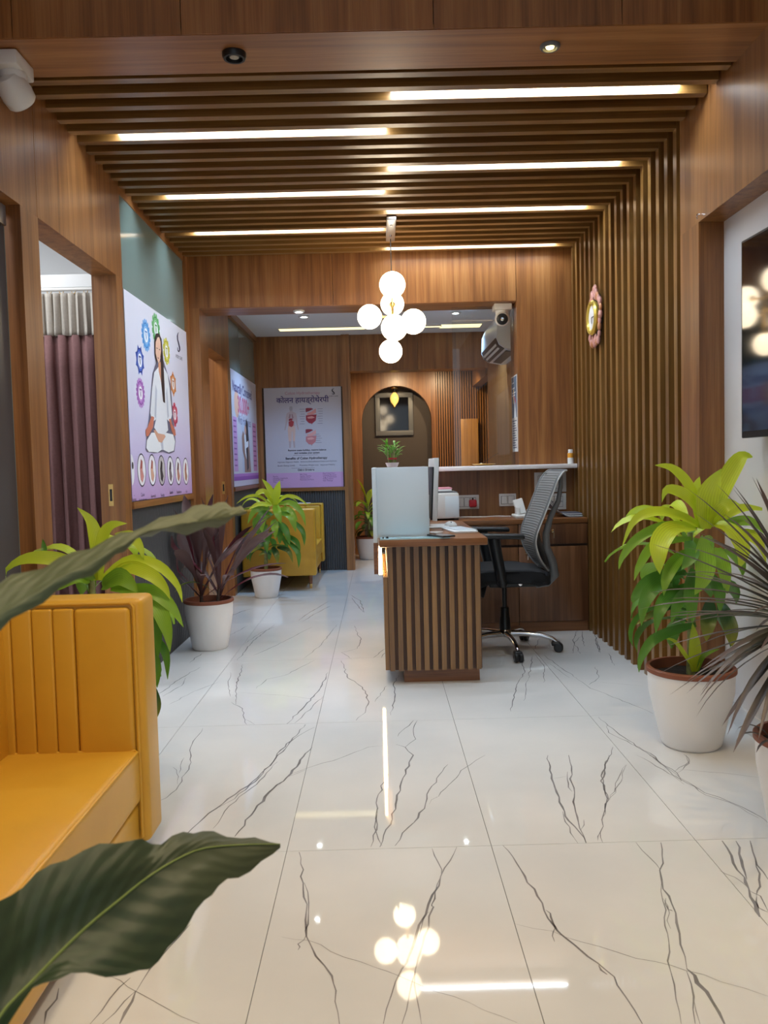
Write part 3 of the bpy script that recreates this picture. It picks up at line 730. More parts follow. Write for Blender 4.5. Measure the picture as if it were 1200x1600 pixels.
downlight('lit spotlight under the portal header, left of the globe lamp', -0.53, 5.93, ZH - 0.004, 0.030, 'spot_white', 'white_plastic', lamp=(10, (0.9, 0.95, 1.0), 120))
SG = 'spotlights of the waiting ceiling'
downlight('white spotlight in the waiting ceiling, left of the globe lamp', -0.65, 7.75, 2.5, 0.038, 'spot_white', 'white_plastic', SG, lamp=(54, (0.40, 0.66, 1.0), 125))
downlight('white spotlight in the waiting ceiling, right of the globe lamp', 0.75, 7.75, 2.5, 0.038, 'spot_white', 'white_plastic', SG, lamp=(54, (0.40, 0.66, 1.0), 125))
FG = 'small spotlights of the far room'
downlight('tiny warm spotlight above the arch in the far room', 0.27, 9.55, 2.26, 0.025, 'spot_warm', 'brushed', FG, lamp=(30, (1.0, 0.76, 0.46), 150, 25))
downlight('tiny warm spotlight above the ribbed far wall', 0.83, 9.55, 2.26, 0.025, 'spot_warm', 'brushed', FG, lamp=(24, (1.0, 0.76, 0.46), 150, 25))

# globe pendant
PX, PY = 0.113, 5.25
pl = thing('pendant_lamp', 'brass pendant lamp with six glowing white globes over the reception', 'pendant lamp', (PX, PY, 1.70))
bx('canopy_bar', 'brushed', pl, PX - 0.028, PX + 0.028, 4.90, 5.36, ZS - 0.028, ZS - 0.0005, r=0.004)
for yy in (5.0, 5.22): MB().lathe([(0.008, 0), (0.006, -0.006), (1e-6, -0.007)], (PX, yy, ZS - 0.028), 12).build('screw', 'chrome', pl, True)
globes = [((613, 445), 5.12, 40), ((613, 475), 5.46, 36), ((577.5, 495), 5.22, 37.5), ((646, 502.5), 5.26, 38.5), ((616, 512), 5.02, 40.5), ((610.5, 549), 5.27, 36)]
hub = Vector((PX, PY, 1.985))
MB().tube([(PX, 5.30, ZS - 0.02), (PX, 5.27, 2.36), (PX, PY, 2.10)], 0.0028, 8).build('cord', 'black_plastic', pl, True)
MB().tube([(PX, PY, 2.12), (PX, PY, 1.88)], 0.009, 12).build('stem', 'brass', pl, True)
for (uv, yy, d) in globes:
    c = px(*uv, yy); r = d / 2 / FPX * yy
    dv = c - hub
    st = Vector((PX, PY, max(1.89, min(2.10, c.z))))
    if abs(c.z - st.z) > 0.05: st.z = 1.90 if c.z < 1.9 else 2.10
    dn = (c - st).normalized()
    g = MB().sphere(tuple(c), r, 36, 22).build('globe', 'globe', pl, 'all')
    cf = 0.5 if uv[1] == 445 else 0.26
    # brass arm and cup that carry the globe
    MB().tube([st, c - dn * r * 0.80], 0.006, 8).build('arm', 'brass', pl, True)
    q = dn.to_track_quat('Z', 'Y').to_matrix().to_4x4(); q.translation = c
    m = MB(); m.lathe([(1e-6, -r * 1.06), (r * cf * .84, -r * 1.04), (r * cf, -r * (1 - cf * cf / 2) - r * .02), (r * cf * .92, -r * (1 - cf * cf / 2)), (1e-6, -r * 0.98)], (0, 0, 0), 24)
    m.v = [tuple(q @ Vector(p)) for p in m.v]
    m.build('cup', 'brass', g, True)
# small hanging lamp in the arch
al = thing('arch_lamp', 'small amber glass lamp hanging in the arch', 'pendant lamp', (0.225, 10.47, 1.84))
MB().lathe([(0.05, 0), (0.045, -0.02), (1e-6, -0.022)], (0.225, 10.47, 2.085), 24).build('canopy', 'brass', al, True)
MB().tube([(0.225, 10.47, 2.07), (0.225, 10.47, 2.01)], 0.012, 8).build('holder', 'black_plastic', al, True)
MB().lathe([(0.016, 0.075), (0.045, 0.04), (0.056, 0.0), (0.045, -0.045), (0.018, -0.08), (1e-6, -0.11)], (0.225, 10.47, 1.945), 20).build('shade', 'amber', al, True)
MB().sphere((0.225, 10.47, 1.95), 0.022, 12, 8).build('bulb', 'spot_warm', al, 'all')

# security cameras
def cctv(label, loc, boxs, aim, hs=1.0):
    t = thing('security_camera', label, 'camera', loc)
    x, y, z = loc; sx, sy, sz = boxs
    bx('mount_box', 'white_plastic', t, x - sx, x + sx, y - sy, y + sy, z - sz, z, r=0.008)
    MB().lathe([(0.045, 0), (0.046, -0.018), (0.036, -0.042), (0.030, -0.050), (1e-6, -0.052)], (x, y, z - sz), 28).build('swivel', 'white_plastic', t, True)
    q = Vector(aim).normalized().to_track_quat('Z', 'Y').to_matrix().to_4x4()
    q.translation = Vector((x, y, z - sz - 0.052))
    q = q @ Matrix.Scale(hs, 4)
    def rot(m): m.v = [tuple(q @ Vector(p)) for p in m.v]; return m
    h = rot(MB().lathe([(1e-6, -0.040), (0.024, -0.034), (0.037, -0.012), (0.040, 0.012), (0.037, 0.034), (0.031, 0.040)], n=28)).build('head', 'white_plastic', t, True)
    rot(MB().lathe([(0.0305, 0.0401), (0.027, 0.0425), (1e-6, 0.043)], n=24)).build('face', 'black_plastic', h, True)
    rot(MB().lathe([(0.011, 0.043), (0.009, 0.047), (1e-6, 0.048)], n=16)).build('lens', 'chrome', h, True)
    return t
cctv('white security camera on the left wall below the beam', (-1.235, 2.985, 2.548), (0.044, 0.075, 0.052), (0.25, 0.75, -0.6), 1.4)
cctv('white security camera under the portal header by the air conditioner', (0.893, 5.88, ZH - 0.0045), (0.062, 0.06, 0.045), (-0.12, -0.9, -0.22), 1.3)

# air conditioner on the waiting room wall
ac = thing('air_conditioner', 'white split air conditioner high on the waiting room wall', 'air conditioner', (1.19, 7.15, 1.97))
prof = [(u_, 1.995 + (v_ - 1.965) * 1.12) for u_, v_ in [(1.1885, 2.25), (1.04, 2.255), (1.0, 2.235), (0.972, 2.18), (0.965, 2.06), (0.985, 2.015), (1.03, 1.985), (1.14, 1.965), (1.1885, 1.97)]]
AZo = 0.034
b_ = MB().prism(prof, lambda u, v, d: (u, d, v), 6.66, 7.64).build('body', 'white_plastic', ac, True)
MB().prism([(0.966, 2.07), (0.986, 2.012), (1.032, 1.982), (1.030, 1.979), (0.983, 2.009), (0.963, 2.069)], lambda u, v, d: (u, d, v + AZo), 6.70, 7.60).build('louvre_slot', 'black_plastic', ac)
MB().prism([(0.976, 2.035), (1.006, 1.996), (1.003, 1.990), (0.969, 2.029)], lambda u, v, d: (u, d, v + AZo), 6.78, 7.54).build('louvre', 'white_plastic', ac)
MB().prism([(1.05, 1.975), (1.12, 1.962), (1.12, 1.959), (1.05, 1.972)], lambda u, v, d: (u, d, v + 0.031), 6.75, 7.5).build('vent', 'black_plastic', ac)

# ornate wall clock on the slats
ck = thing('wall_clock', 'ornate pink and gold oval clock on the slat wall', 'clock', (1.344, 5.06, 1.79))
cy, cz, cx = 5.06, 1.962, 1.344
m = MB(); m.lathe([(0.118, 0), (0.118, -0.014), (0.10, -0.018), (1e-6, -0.018)], (0, 0, 0), 40, 'x')
m.v = [(cx - 0.001 + p[0], cy + p[1], cz + p[2] * 1.28) for p in m.v]
m.build('back_plate', 'dark_seam', ck, True)
pbr('clock_pink', (0.62, 0.30, 0.26), 0.35, noise=0.2, nscale=70); pbr('clock_copper', (0.50, 0.22, 0.11), 0.35, metal=0.3)
for i in range(26):
    t = 2 * PI * i / 26; rr = 0.128 + 0.012 * math.sin(5 * t)
    c = (cx - 0.018, cy + rr * math.cos(t), cz + rr * 1.22 * math.sin(t))
    m = MB().sphere(c, 0.021 if i % 2 else 0.017, 10, 7, (0.6, 1.0, 1.35))
    m.build('petal', 'clock_pink' if i % 3 else 'clock_copper', ck, 'all')
for dz, s in ((0.152, 1.0), (-0.150, -1.0)):
    for dy in (-0.03, 0.0, 0.03):
        MB().sphere((cx - 0.018, cy + dy, cz + dz - abs(dy) * s * 0.8), 0.021, 10, 7, (0.6, 0.8, 1.4)).build('petal', 'clock_pink', ck, 'all')
m = MB(); m.lathe([(0.098, -0.018), (0.104, -0.034), (0.096, -0.046), (0.080, -0.044), (0.076, -0.034)], (0, 0, 0), 40, 'x')
m.v = [(cx + p[0], cy + p[1], cz + p[2] * 1.0) for p in m.v]; m.build('rim', 'gold', ck, True)
m = MB(); m.lathe([(0.078, -0.034), (1e-6, -0.0345)], (0, 0, 0), 40, 'x'); m.v = [(cx + p[0], cy + p[1], cz + p[2]) for p in m.v]
dial = m.build('dial', 'paper', ck, True)
MB().box(cx - 0.0375, cx - 0.0365, cy - 0.05, cy, cz - 0.003, cz + 0.003).build('hand', 'black_plastic', dial)
MB().box(cx - 0.0375, cx - 0.0365, cy - 0.003, cy + 0.003, cz - 0.035, cz).build('hand', 'black_plastic', dial)

# television in the recess
tv = thing('television', 'black flat television on the pale recess wall', 'television', (1.45, 2.5, 1.17))
tm = Matrix.Translation((1.412, 2.52, 1.54)) @ Matrix.Rotation(R(2.2), 4, 'Z')
bx('wall_bracket', 'black_plastic', tv, 1.432, 1.4545, 2.35, 2.70, 1.40, 1.68)
m = MB(); m.rbox(-0.006, 0.016, -0.643, 0.643, -0.368, 0.368, 0.005, 2, tm); m.build('casing', 'black_plastic', tv, True)
m = MB(); m.rbox(-0.0075, -0.0062, -0.631, 0.631, -0.343, 0.358, 0.0003, 1, tm); m.build('screen', 'screen_black', tv)
# curtain in the treatment room
cu_ = thing('curtain', 'mauve curtain with cream heading in the treatment room doorway', 'curtain', (-1.8, 4.62, 0.02))
def curtain(name, mat, z0, z1, x0, x1, yb, amp, nf, gather=0.0):
    m = MB(); n = nf * 12; rows = 10
    rr = random.Random(3); ph = [rr.uniform(0.6, 1.3) for _ in range(nf + 2)]
    for j in range(rows + 1):
        z = z1 + (z0 - z1) * j / rows
        for i in range(n + 1):
            f = i / n; a = amp * (0.55 + 0.45 * (z1 - z) / (z1 - z0)) * ph[int(f * nf)]
            m.v.append((x0 + (x1 - x0) * f + 0.006 * math.sin(3 * z + i), yb + a * math.sin(2 * PI * nf * f), z))
    for j in range(rows):
        for i in range(n):
            k = j * (n + 1) + i; m.f.append((k, k + 1, k + n + 2, k + n + 1))
    o = m.build(name, mat, cu_, 'all', fix=False)
    s = o.modifiers.new('thickness', 'SOLIDIFY'); s.thickness = 0.003
    return o
curtain('drape', 'mauve_fabric', 0.03, 1.858, -2.05, -1.475, 4.60, 0.032, 8)
curtain('heading', 'cream_fabric', 1.855, 2.085, -2.05, -1.475, 4.60, 0.020, 14)
MB().tube([(-2.9, 4.60, 2.105), (-1.46, 4.60, 2.105)], 0.010, 10).build('rail', 'white_plastic', cu_, True)
for k in range(9):
    x = -2.03 + k * 0.066
    MB().tube([(x + 0.012 * math.cos(t), 4.60, 2.098 + 0.016 * math.sin(t)) for t in [2 * PI * i / 10 for i in range(10)]], 0.002, 5, closed=True).build('ring', 'brass', cu_, True)

# ================================================================== POSTERS (flat prints)
PM = {}
def ink(col, rough=0.45):
    k = 'ink_%02x%02x%02x' % tuple(int(c * 255) for c in col)
    if k not in MATS: pbr(k, col, rough)
    return k
def hexc(h):
    r = [int(h[i:i + 2], 16) / 255 for i in (0, 2, 4)]
    return tuple(c / 12.92 if c <= 0.04045 else ((c + 0.055) / 1.055) ** 2.4 for c in r)
class Poster:
    def __init__(s, label, org, du, w, h, nrm, grad=None, base='d9d6e2'):
        s.o, s.du, s.n, s.w, s.h = Vector(org), Vector(du), Vector(nrm), w, h
        s.t = thing('poster', label, 'poster', org); s.lay = {}
        m = MB(); q = [s.p(0, 0, 0), s.p(1, 0, 0), s.p(1, 1, 0), s.p(0, 1, 0)]
        q2 = [v - s.n * 0.003 for v in q]
        m.add(q + q2, [(0, 1, 2, 3), (7, 6, 5, 4), (0, 4, 5, 1), (1, 5, 6, 2), (2, 6, 7, 3), (3, 7, 4, 0)])
        m.build('sheet', base, s.t)
        s.k = 0
    def p(s, u, v, l): return s.o + s.du * (u * s.w) + Vector((0, 0, 1)) * (v * s.h) + s.n * (0.0004 * l)
    def poly(s, name, col, pts, l=1):
        MB().flat(pts, lambda u, v: tuple(s.p(u, v, l))).build(name, ink(hexc(col)), s.t, fix=False)
    def polys(s, name, col, plist, l=1):
        m = MB()
        for pts in plist: m.flat(pts, lambda u, v: tuple(s.p(u, v, l)))
        return m.build(name, ink(hexc(col)), s.t, fix=False)
    def ell(s, u, v, ru, rv, n=28, a0=0): return [(u + ru * math.cos(2 * PI * i / n + a0), v + rv * math.sin(2 * PI * i / n + a0)) for i in range(n)]
    def ring(s, name, col, u, v, ru, rv, wd, l=1, n=28):
        m = MB(); a = s.ell(u, v, ru, rv, n); b = s.ell(u, v, ru * (1 - wd), rv * (1 - wd), n)
        m.add([tuple(s.p(*q, l)) for q in a + b], [(i, (i + 1) % n, n + (i + 1) % n, n + i) for i in range(n)])
        m.build(name, ink(hexc(col)), s.t, fix=False)
    def text(s, txt, u, v, size, col, l=2, align='CENTER', bold=0.0, sx=1.0):
        c = bpy.data.curves.new('lettering', 'FONT'); c.body = txt; c.size = size; c.align_x = align; c.align_y = 'CENTER'; c.offset = bold
        tmp = bpy.data.objects.new('lettering', c); COL.objects.link(tmp)
        dg = bpy.context.evaluated_depsgraph_get(); me = bpy.data.meshes.new_from_object(tmp.evaluated_get(dg))
        bpy.data.objects.remove(tmp); bpy.data.curves.remove(c)
        me.materials.clear(); me.materials.append(MATS[ink(hexc(col))])
        o = bpy.data.objects.new('lettering', me); COL.objects.link(o); o['kind'] = 'stuff'
        pos = s.p(u, v, l); WLOC[o.name] = pos
        o.parent = s.t; o.location = pos - WLOC[s.t.name]
        o.rotation_euler = Matrix((s.du, Vector((0, 0, 1)), s.n)).transposed().to_euler()
        o.scale = (sx, 1, 1)
        return o
def gradmat(name, z0, z1, stops):
    m, t, N, L, B = nt(name)
    g = N.new('ShaderNodeNewGeometry'); sp = N.new('ShaderNodeSeparateXYZ'); L.new(g.outputs['Position'], sp.inputs[0])
    mr = N.new('ShaderNodeMapRange'); mr.inputs[1].default_value = z0; mr.inputs[2].default_value = z1; L.new(sp.outputs['Z'], mr.inputs[0])
    r = N.new('ShaderNodeValToRGB'); e = r.color_ramp.elements
    e[0].position = stops[0][0]; e[0].color = (*hexc(stops[0][1]), 1); e[1].position = stops[-1][0]; e[1].color = (*hexc(stops[-1][1]), 1)
    for p_, c in stops[1:-1]: x = e.new(p_); x.color = (*hexc(c), 1)
    L.new(mr.outputs[0], r.inputs[0]); L.new(r.outputs[0], B.inputs['Base Color']); B.inputs['Roughness'].default_value = 0.35

# 1: meditation poster
gradmat('poster_lilac', 0.95, 2.04, [(0.0, 'c9a3d6'), (0.22, 'd3c6ea'), (0.55, 'dcdcf0'), (1.0, 'e4e4f2')])
P = Poster('lilac poster of a meditating woman with coloured chakra symbols', (XL + 0.004, 4.313, 0.952), (0, 1, 0), 1.383, 1.088, (1, 0, 0), base='poster_lilac')
def sym(pt, name, u, v, ru, rv, col, dark, npet, light='f4f6fb', star=False):
    pet = []
    for i in range(npet):
        a = 2 * PI * (i + 0.5) / npet
        cu, sv = math.cos(a), math.sin(a); da = PI / npet
        tip = (u + ru * cu, v + rv * sv)
        b0 = (u + ru * .70 * math.cos(a - da), v + rv * .70 * math.sin(a - da)); b1 = (u + ru * .70 * math.cos(a + da), v + rv * .70 * math.sin(a + da))
        c0 = (u + ru * .92 * math.cos(a - da * .7), v + rv * .92 * math.sin(a - da * .7)); c1 = (u + ru * .92 * math.cos(a + da * .7), v + rv * .92 * math.sin(a + da * .7))
        if star: pet.append([b0, tip, b1, (u, v)])
        else: pet.append([b0, c0, tip, c1, b1, (u, v)])
    pt.polys('symbol_petals', col, pet, 1)
    pt.ring('symbol_ring', dark, u, v, ru * 0.76, rv * 0.76, 0.10, 2)
    pt.poly('symbol_disc', light, pt.ell(u, v, ru * 0.52, rv * 0.52), 2)
    pt.ring('symbol_ring', col, u, v, ru * 0.50, rv * 0.50, 0.14, 3)
    pt.poly('symbol_mark', dark, [(u - ru * .28, v + rv * .26), (u + ru * .28, v + rv * .26), (u, v - rv * .32)], 3)
    pt.poly('symbol_mark', light, [(u - ru * .14, v + rv * .17), (u + ru * .14, v + rv * .17), (u, v - rv * .16)], 4)
W_, H_ = 1.383, 1.088
def left_uv(u_px, v_px, P, x, y0, z0, w, h):
    d = fwd + (cr * (u_px - 600.0) - cu * (v_px - 800.0)) / FPX
    p = Vector((0, 0, CAM_H)) + d * (x / d.x)
    return ((p.y - y0) / w, (p.z - z0) / h)
def L1(a, b): return left_uv(a, b, P, XL + 0.004, 4.313, 0.952, W_, H_)
for uv, ru, col, dk, n, st in (((228, 524), .066, '62a9e6', '2f78c8', 16, 0), ((218.5, 563), .062, '3f62c4', '1c2878', 8, 1), ((219.5, 614), .060, 'b877c8', '84449e', 18, 0), ((243.5, 514), .066, '74bd78', '3f8f4c', 12, 0),
                           ((260, 549), .060, 'd6cf45', 'a8a020', 10, 0), ((270.5, 600), .058, 'e0914e', 'b05a22', 6, 1), ((273, 648), .056, 'd4506a', '9c2244', 6, 0)):
    u, v = L1(*uv); sym(P, 's', u, v, ru * 1.02, ru * W_ / H_ * 1.02, col, dk, n, star=bool(st))
def LL(pts): return [L1(*q) for q in pts]
# the figure, from the back layer to the front
P.poly('figure_outline', '6d6a80', LL([(246, 560), (238, 583), (233.5, 640), (228, 690), (227, 702), (230, 706), (240, 708), (254, 706), (264, 709), (272, 706), (274, 690), (270, 650), (266, 600), (260, 580), (254, 560)]), 5)
P.poly('figure_legs', 'eceef2', LL([(229, 688), (228, 700), (232, 706), (246, 707), (253, 702), (263, 707), (271, 704), (273, 690), (270, 679), (258, 676), (248, 676), (236, 676)]), 6)
P.poly('leg_fold', 'c9ccd8', LL([(252, 703), (250, 690), (246, 678), (249, 676), (254, 690), (255, 703)]), 6.5)
P.poly('figure_skin', 'd9a58c', LL([(239, 672), (247, 690), (252, 692), (258, 682), (252, 672)]), 7)
P.poly('figure_shirt', 'e6e8ee', LL([(247, 573), (240, 582), (237, 605), (234, 645), (237, 660), (243, 655), (240, 668), (246, 677), (256, 679), (262, 672), (260, 655), (265, 660), (268, 648), (264, 605), (261, 585), (254, 572)]), 8)
P.poly('sleeve_fold', 'c2c6d4', LL([(242, 600), (240.5, 650), (243, 655), (244.5, 610)]), 9)
P.poly('sleeve_fold', 'c2c6d4', LL([(260, 605), (263, 650), (261, 655), (258.5, 615)]), 9)
P.poly('figure_hand', 'cf7b62', LL([(230, 667), (226.5, 672), (227.5, 682), (231, 681), (238, 668), (240, 652), (236, 650)]), 9)
P.poly('figure_hand', 'cf7b62', LL([(263, 655), (267, 672), (271, 681), (274, 680), (273, 672), (268, 663), (266, 654)]), 9)
P.poly('figure_neck', 'd89a78', LL([(246.5, 568), (247, 580), (251, 598), (254, 585), (254, 562)]), 9)
P.poly('figure_hair', '3a2c2c', LL([(243, 521), (240.5, 532), (241, 555), (244, 568), (247, 545), (250, 560), (251, 600), (254, 628), (257, 630), (256, 600), (254, 560), (251.5, 530), (247.5, 521)]), 10)
P.poly('figure_face', 'e8bda6', LL([(245, 527), (242, 535), (242, 552), (244.5, 562), (247, 568), (249, 562), (250.5, 548), (249.8, 534), (247.6, 527)]), 11)
P.polys('figure_features', '5a3a34', [LL([(243, 543), (245.2, 544), (245.2, 545.4), (243, 544.2)]), LL([(247, 545), (249, 546.2), (249, 547.6), (247, 546.3)]), LL([(244.6, 558), (247.3, 559.5), (246, 561)])], 12)
def logo(pt, fn, col):
    cpts = [fn(0.62, 1.0), fn(0.45, 0.93), fn(0.34, 0.82), fn(0.36, 0.70), fn(0.50, 0.57), fn(0.64, 0.44), fn(0.66, 0.33), fn(0.52, 0.26), fn(0.36, 0.28), fn(0.33, 0.40)]
    m = MB(); m.tube([tuple(pt.p(*q, 3)) for q in cpts], [0.0012, .003, .005, .005, .0055, .006, .005, .004, .003, .0012], 6)
    m.build('logo', ink(hexc(col)), pt.t, True)
u0_, v0_ = L1(279, 552)
logo(P, lambda a, b: (u0_ + 0.11 * (a - 0.5), v0_ + 0.155 * b - 0.03), '3a2d48')
P.text('IVORY CARE', u0_ + 0.005, v0_ - 0.025, 0.032, '3a2d48')
cap = ['Pancha\nkarma', 'Colon\nHydrotherapy', 'Ayurveda', 'Fertility', 'Garbha\nSanskar', 'Panchkarma\nCare', 'Hair\nCare']
sk = ['d79a84', 'd9958c', 'e2b096', '4b4448', '8a7a80', 'c98d78', 'b98a70']
for i, (uu, vv) in enumerate(((203, 734), (221.3, 734.5), (237.8, 734.5), (252.5, 735), (266.3, 735.5), (278.5, 736), (290.2, 736.5))):
    u, v = L1(uu, vv)
    if i == 0:
        n = 16; P.poly('circle_picture', 'f2f0f6', [(0.001, v - .075)] + [(0.001 + .038 * math.cos(a), v + .075 * math.sin(a)) for a in [-PI / 2 + PI * k / n for k in range(n + 1)]], 1)
        P.poly('circle_motif', '3c3840', P.ell(0.018, v + 0.02, 0.012, 0.018, 12), 2)
        P.text('...\nkarma', 0.022, v - 0.13, 0.028, '3a2d50'); continue
    ru, rv = 0.055, 0.055 * W_ / H_ * 1.12
    P.poly('circle_picture', 'f4f2f7' if i not in (3,) else 'c9c2c2', P.ell(u, v, ru, rv), 1)
    P.ring('circle_rim', '2c2440', u, v, ru * 1.06, rv * 1.06, 0.08, 2)
    P.poly('circle_motif', sk[i], [(u - ru * .35, v - rv * .6), (u - ru * .45, v + rv * .1), (u - ru * .1, v + rv * .65), (u + ru * .3, v + rv * .55), (u + ru * .2, v), (u + ru * .5, v - rv * .4), (u + ru * .1, v - rv * .8)], 2)
    P.poly('circle_motif', '332a2e' if i in (3, 4, 5) else 'a84f48', [(u - ru * .3, v + rv * .1), (u - ru * .15, v + rv * .7), (u + ru * .15, v + rv * .6), (u + ru * .0, v + rv * .1)], 3)
    P.text(cap[i], u, v - 0.135, 0.027, '3a2d50')

# 2: far left poster
gradmat('poster_pale', 0.95, 2.0, [(0.0, 'cfcad6'), (1.0, 'd8d4e2')])
P = Q2 = Poster('pale poster of an embracing couple, Naturally Conceived, on far left wall', (XL + 0.004, 7.368, 0.952), (0, 1, 0), 1.505, 1.045, (1, 0, 0), base='poster_pale')
P.text('Naturally Conceived', 0.42, 0.86, 0.135, '4a3c78', bold=0.002)
P.text('30,000+', 0.44, 0.715, 0.21, 'd0607e', bold=0.006)
P.text('With Happiness', 0.46, 0.585, 0.12, '6c6690')
P.poly('orange_glow', 'e8b49a', P.ell(0.18, 0.72, 0.09, 0.12), 1)
P.poly('pink_list', 'cf9ad0', [(0.02, 0.13), (0.16, 0.13), (0.16, 0.60), (0.02, 0.60)], 1)
P.poly('pink_list', 'd28fb8', [(0.78, 0.13), (0.95, 0.13), (0.95, 0.60), (0.78, 0.60)], 1)
for i in range(9):
    vv = 0.56 - i * 0.048
    P.poly('text_line', '8a4f98', [(0.04, vv), (0.04, vv + .012), (0.13, vv + .012), (0.13, vv)], 2)
    P.poly('text_line', '8f3f70', [(0.80, vv), (0.80, vv + .012), (0.92, vv + .012), (0.92, vv)], 2)
P.poly('photo_back', 'c2c6da', [(0.33, 0.12), (0.66, 0.12), (0.66, 0.60), (0.33, 0.60)], 1)
P.poly('couple_body', '9c7568', [(0.40, 0.12), (0.40, 0.24), (0.34, 0.32), (0.33, 0.44), (0.38, 0.50), (0.46, 0.45), (0.60, 0.47), (0.63, 0.30), (0.66, 0.12)], 2)
P.poly('couple_shirt', 'e6e6ee', [(0.43, 0.30), (0.42, 0.46), (0.52, 0.50), (0.58, 0.40), (0.54, 0.26), (0.48, 0.24)], 3)
P.poly('couple_hair', '32262a', [(0.50, 0.40), (0.47, 0.52), (0.52, 0.62), (0.58, 0.58), (0.60, 0.42)], 4)
P.poly('couple_hair', '3c2b2c', [(0.50, 0.13), (0.48, 0.34), (0.56, 0.36), (0.57, 0.16)], 4)
P.poly('couple_face', 'd3a18c', P.ell(0.47, 0.51, 0.035, 0.045, 16), 5)
P.poly('band', '9450ac', [(0.0, 0.05), (1.0, 0.05), (1.0, 0.085), (0.0, 0.085)], 2)
P.poly('band', 'b878c4', [(0.0, 0.085), (1.0, 0.085), (1.0, 0.11), (0.0, 0.11)], 2)

# 3: therapy poster on the cross wall
gradmat('poster_grey', 0.9, 1.96, [(0.0, 'bfb8c2'), (1.0, 'bcb7c0')])
P = Poster('white and lilac colon hydrotherapy poster with a body diagram', (-1.196, Y2 - 0.0005, 0.897), (1, 0, 0), 0.820, 1.063, (0, -1, 0), base='poster_grey')
P.text('Colon Hydrotherapy', 0.50, 0.943, 0.044, 'b06e84')
P.text('कोलन हायड्रोथेरपी', 0.50, 0.872, 0.079, '3c2c6c', bold=0.0012)
PW, PHt = 0.820, 1.063
logo(P, lambda a, b: (0.90 + 0.09 * (a - 0.5), 0.905 + 0.075 * b), '2c2436')
P.text('IVORY CARE', 0.902, 0.905, 0.018, '2c2436')
P.poly('lilac_band', 'c79cc6', [(0, 0), (1, 0), (1, 0.15), (0, 0.15)], 1)
def zc(x, y): return ((x - 105 - (y - 120) * 0.033) / 945.0, 1 - (y - 120) / 1235.0)   # print layout
def ZP(pts): return [zc(*q) for q in pts]
P.poly('body_figure', 'b9a4a6', ZP([(425, 350), (418, 380), (428, 412), (390, 435), (378, 480), (375, 560), (360, 640), (375, 640), (395, 560), (410, 500), (408, 560), (402, 650), (415, 780), (420, 860), (440, 860), (448, 780), (452, 660), (460, 660), (465, 780), (475, 860), (496, 860), (490, 780), (497, 650), (488, 560), (490, 500), (505, 560), (525, 640), (540, 640), (522, 560), (515, 480), (503, 435), (458, 412), (462, 380), (455, 350)]), 2)
P.poly('body_legs', 'd2b0a4', ZP([(405, 590), (402, 650), (415, 780), (447, 780), (452, 660), (460, 660), (465, 780), (490, 780), (497, 650), (490, 590)]), 3)
P.poly('head_mask', 'a59ea4', ZP([(425, 350), (420, 380), (432, 405), (452, 405), (460, 380), (455, 350)]), 3)
P.poly('organ_liver', '8c2434', ZP([(415, 505), (415, 530), (450, 520), (470, 505), (440, 498)]), 4)
P.poly('organ_gut', 'a83a40', ZP([(412, 540), (418, 590), (445, 605), (470, 590), (478, 540), (450, 520)]), 4)
P.poly('organ_lung', '9a7a80', ZP([(425, 440), (412, 490), (432, 500), (438, 450)]), 4)
P.poly('organ_lung', '9a7a80', ZP([(458, 440), (475, 490), (455, 500), (448, 450)]), 4)
def gut(oy, h, c1, c2, c3):
    P.poly('organ_liver', c1, ZP([(620, oy), (622, oy + h * .25), (665, oy + h * .18), (715, oy + h * .05), (690, oy - 4), (640, oy - 6)]), 3)
    P.poly('organ_stomach', c3, ZP([(640, oy + h * .30), (690, oy + h * .22), (745, oy + h * .02), (750, oy + h * .3), (700, oy + h * .42), (640, oy + h * .42)]), 2)
    P.poly('organ_gut', c2, ZP([(625, oy + h * .45), (625, oy + h * .75), (660, oy + h * .95), (700, oy + h), (745, oy + h * .8), (755, oy + h * .4), (690, oy + h * .42)]), 3)
    P.poly('organ_colon', c1, ZP([(690, oy + h * .9), (697, oy + h * 1.08), (704, oy + h * .9)]), 2)
    P.poly('organ_fold', c3, ZP([(640, oy + h * .55), (700, oy + h * .5), (735, oy + h * .6), (700, oy + h * .66), (650, oy + h * .66)]), 4)
gut(380, 190, '8c3040', '9c2e3c', 'd68f88')
gut(640, 190, '8c3040', 'c4797e', 'dca09c')
lines = MB()
for i in range(7): 
    for x0, x1 in ((545, 610), (765, 830)):
        y = 385 + i * 30
        lines.flat(ZP([(x0 + (i * 7) % 20, y), (x1, y), (x1, y + 6), (x0 + (i * 7) % 20, y + 6)]), lambda u, v: tuple(P.p(u, v, 2)))
for i in range(5):
    y = 697 + i * 26
    lines.flat(ZP([(740, y), (790 + (i * 17) % 40, y), (790 + (i * 17) % 40, y + 5), (740, y + 5)]), lambda u, v: tuple(P.p(u, v, 2)))
lines.build('callout_lines', ink(hexc('8c8490')), P.t, fix=False)['kind'] = 'stuff'
def tz(txt, x, y, size, col, bold=0.0, align='CENTER'): P.text(txt, *zc(x, y), size, col, 2, align, bold)
tz('Remove waste buildup, restore balance', 640, 893, 0.0255, '2a2430', 0.0006)
tz('and revitalise your system', 640, 928, 0.0255, '2a2430', 0.0006)
tz('Benefits of Colon Hydrotherapy', 632, 993, 0.0340, '2a2430', 0.0008)
for x, t_ in ((410, 'Improves Digestive Health'), (680, 'Enhances Detoxification'), (905, 'Clears and Hydrates')): tz(t_, x, 1036, 0.0215, '4a4450')
for x, t_ in ((385, 'Boosts Energy Levels'), (665, 'Promotes Weight Loss'), (895, 'Improves Mobility')): tz(t_, x, 1080, 0.0215, '4a4450')
tz('Other Services', 628, 1138, 0.0290, '2a2430', 0.0008)
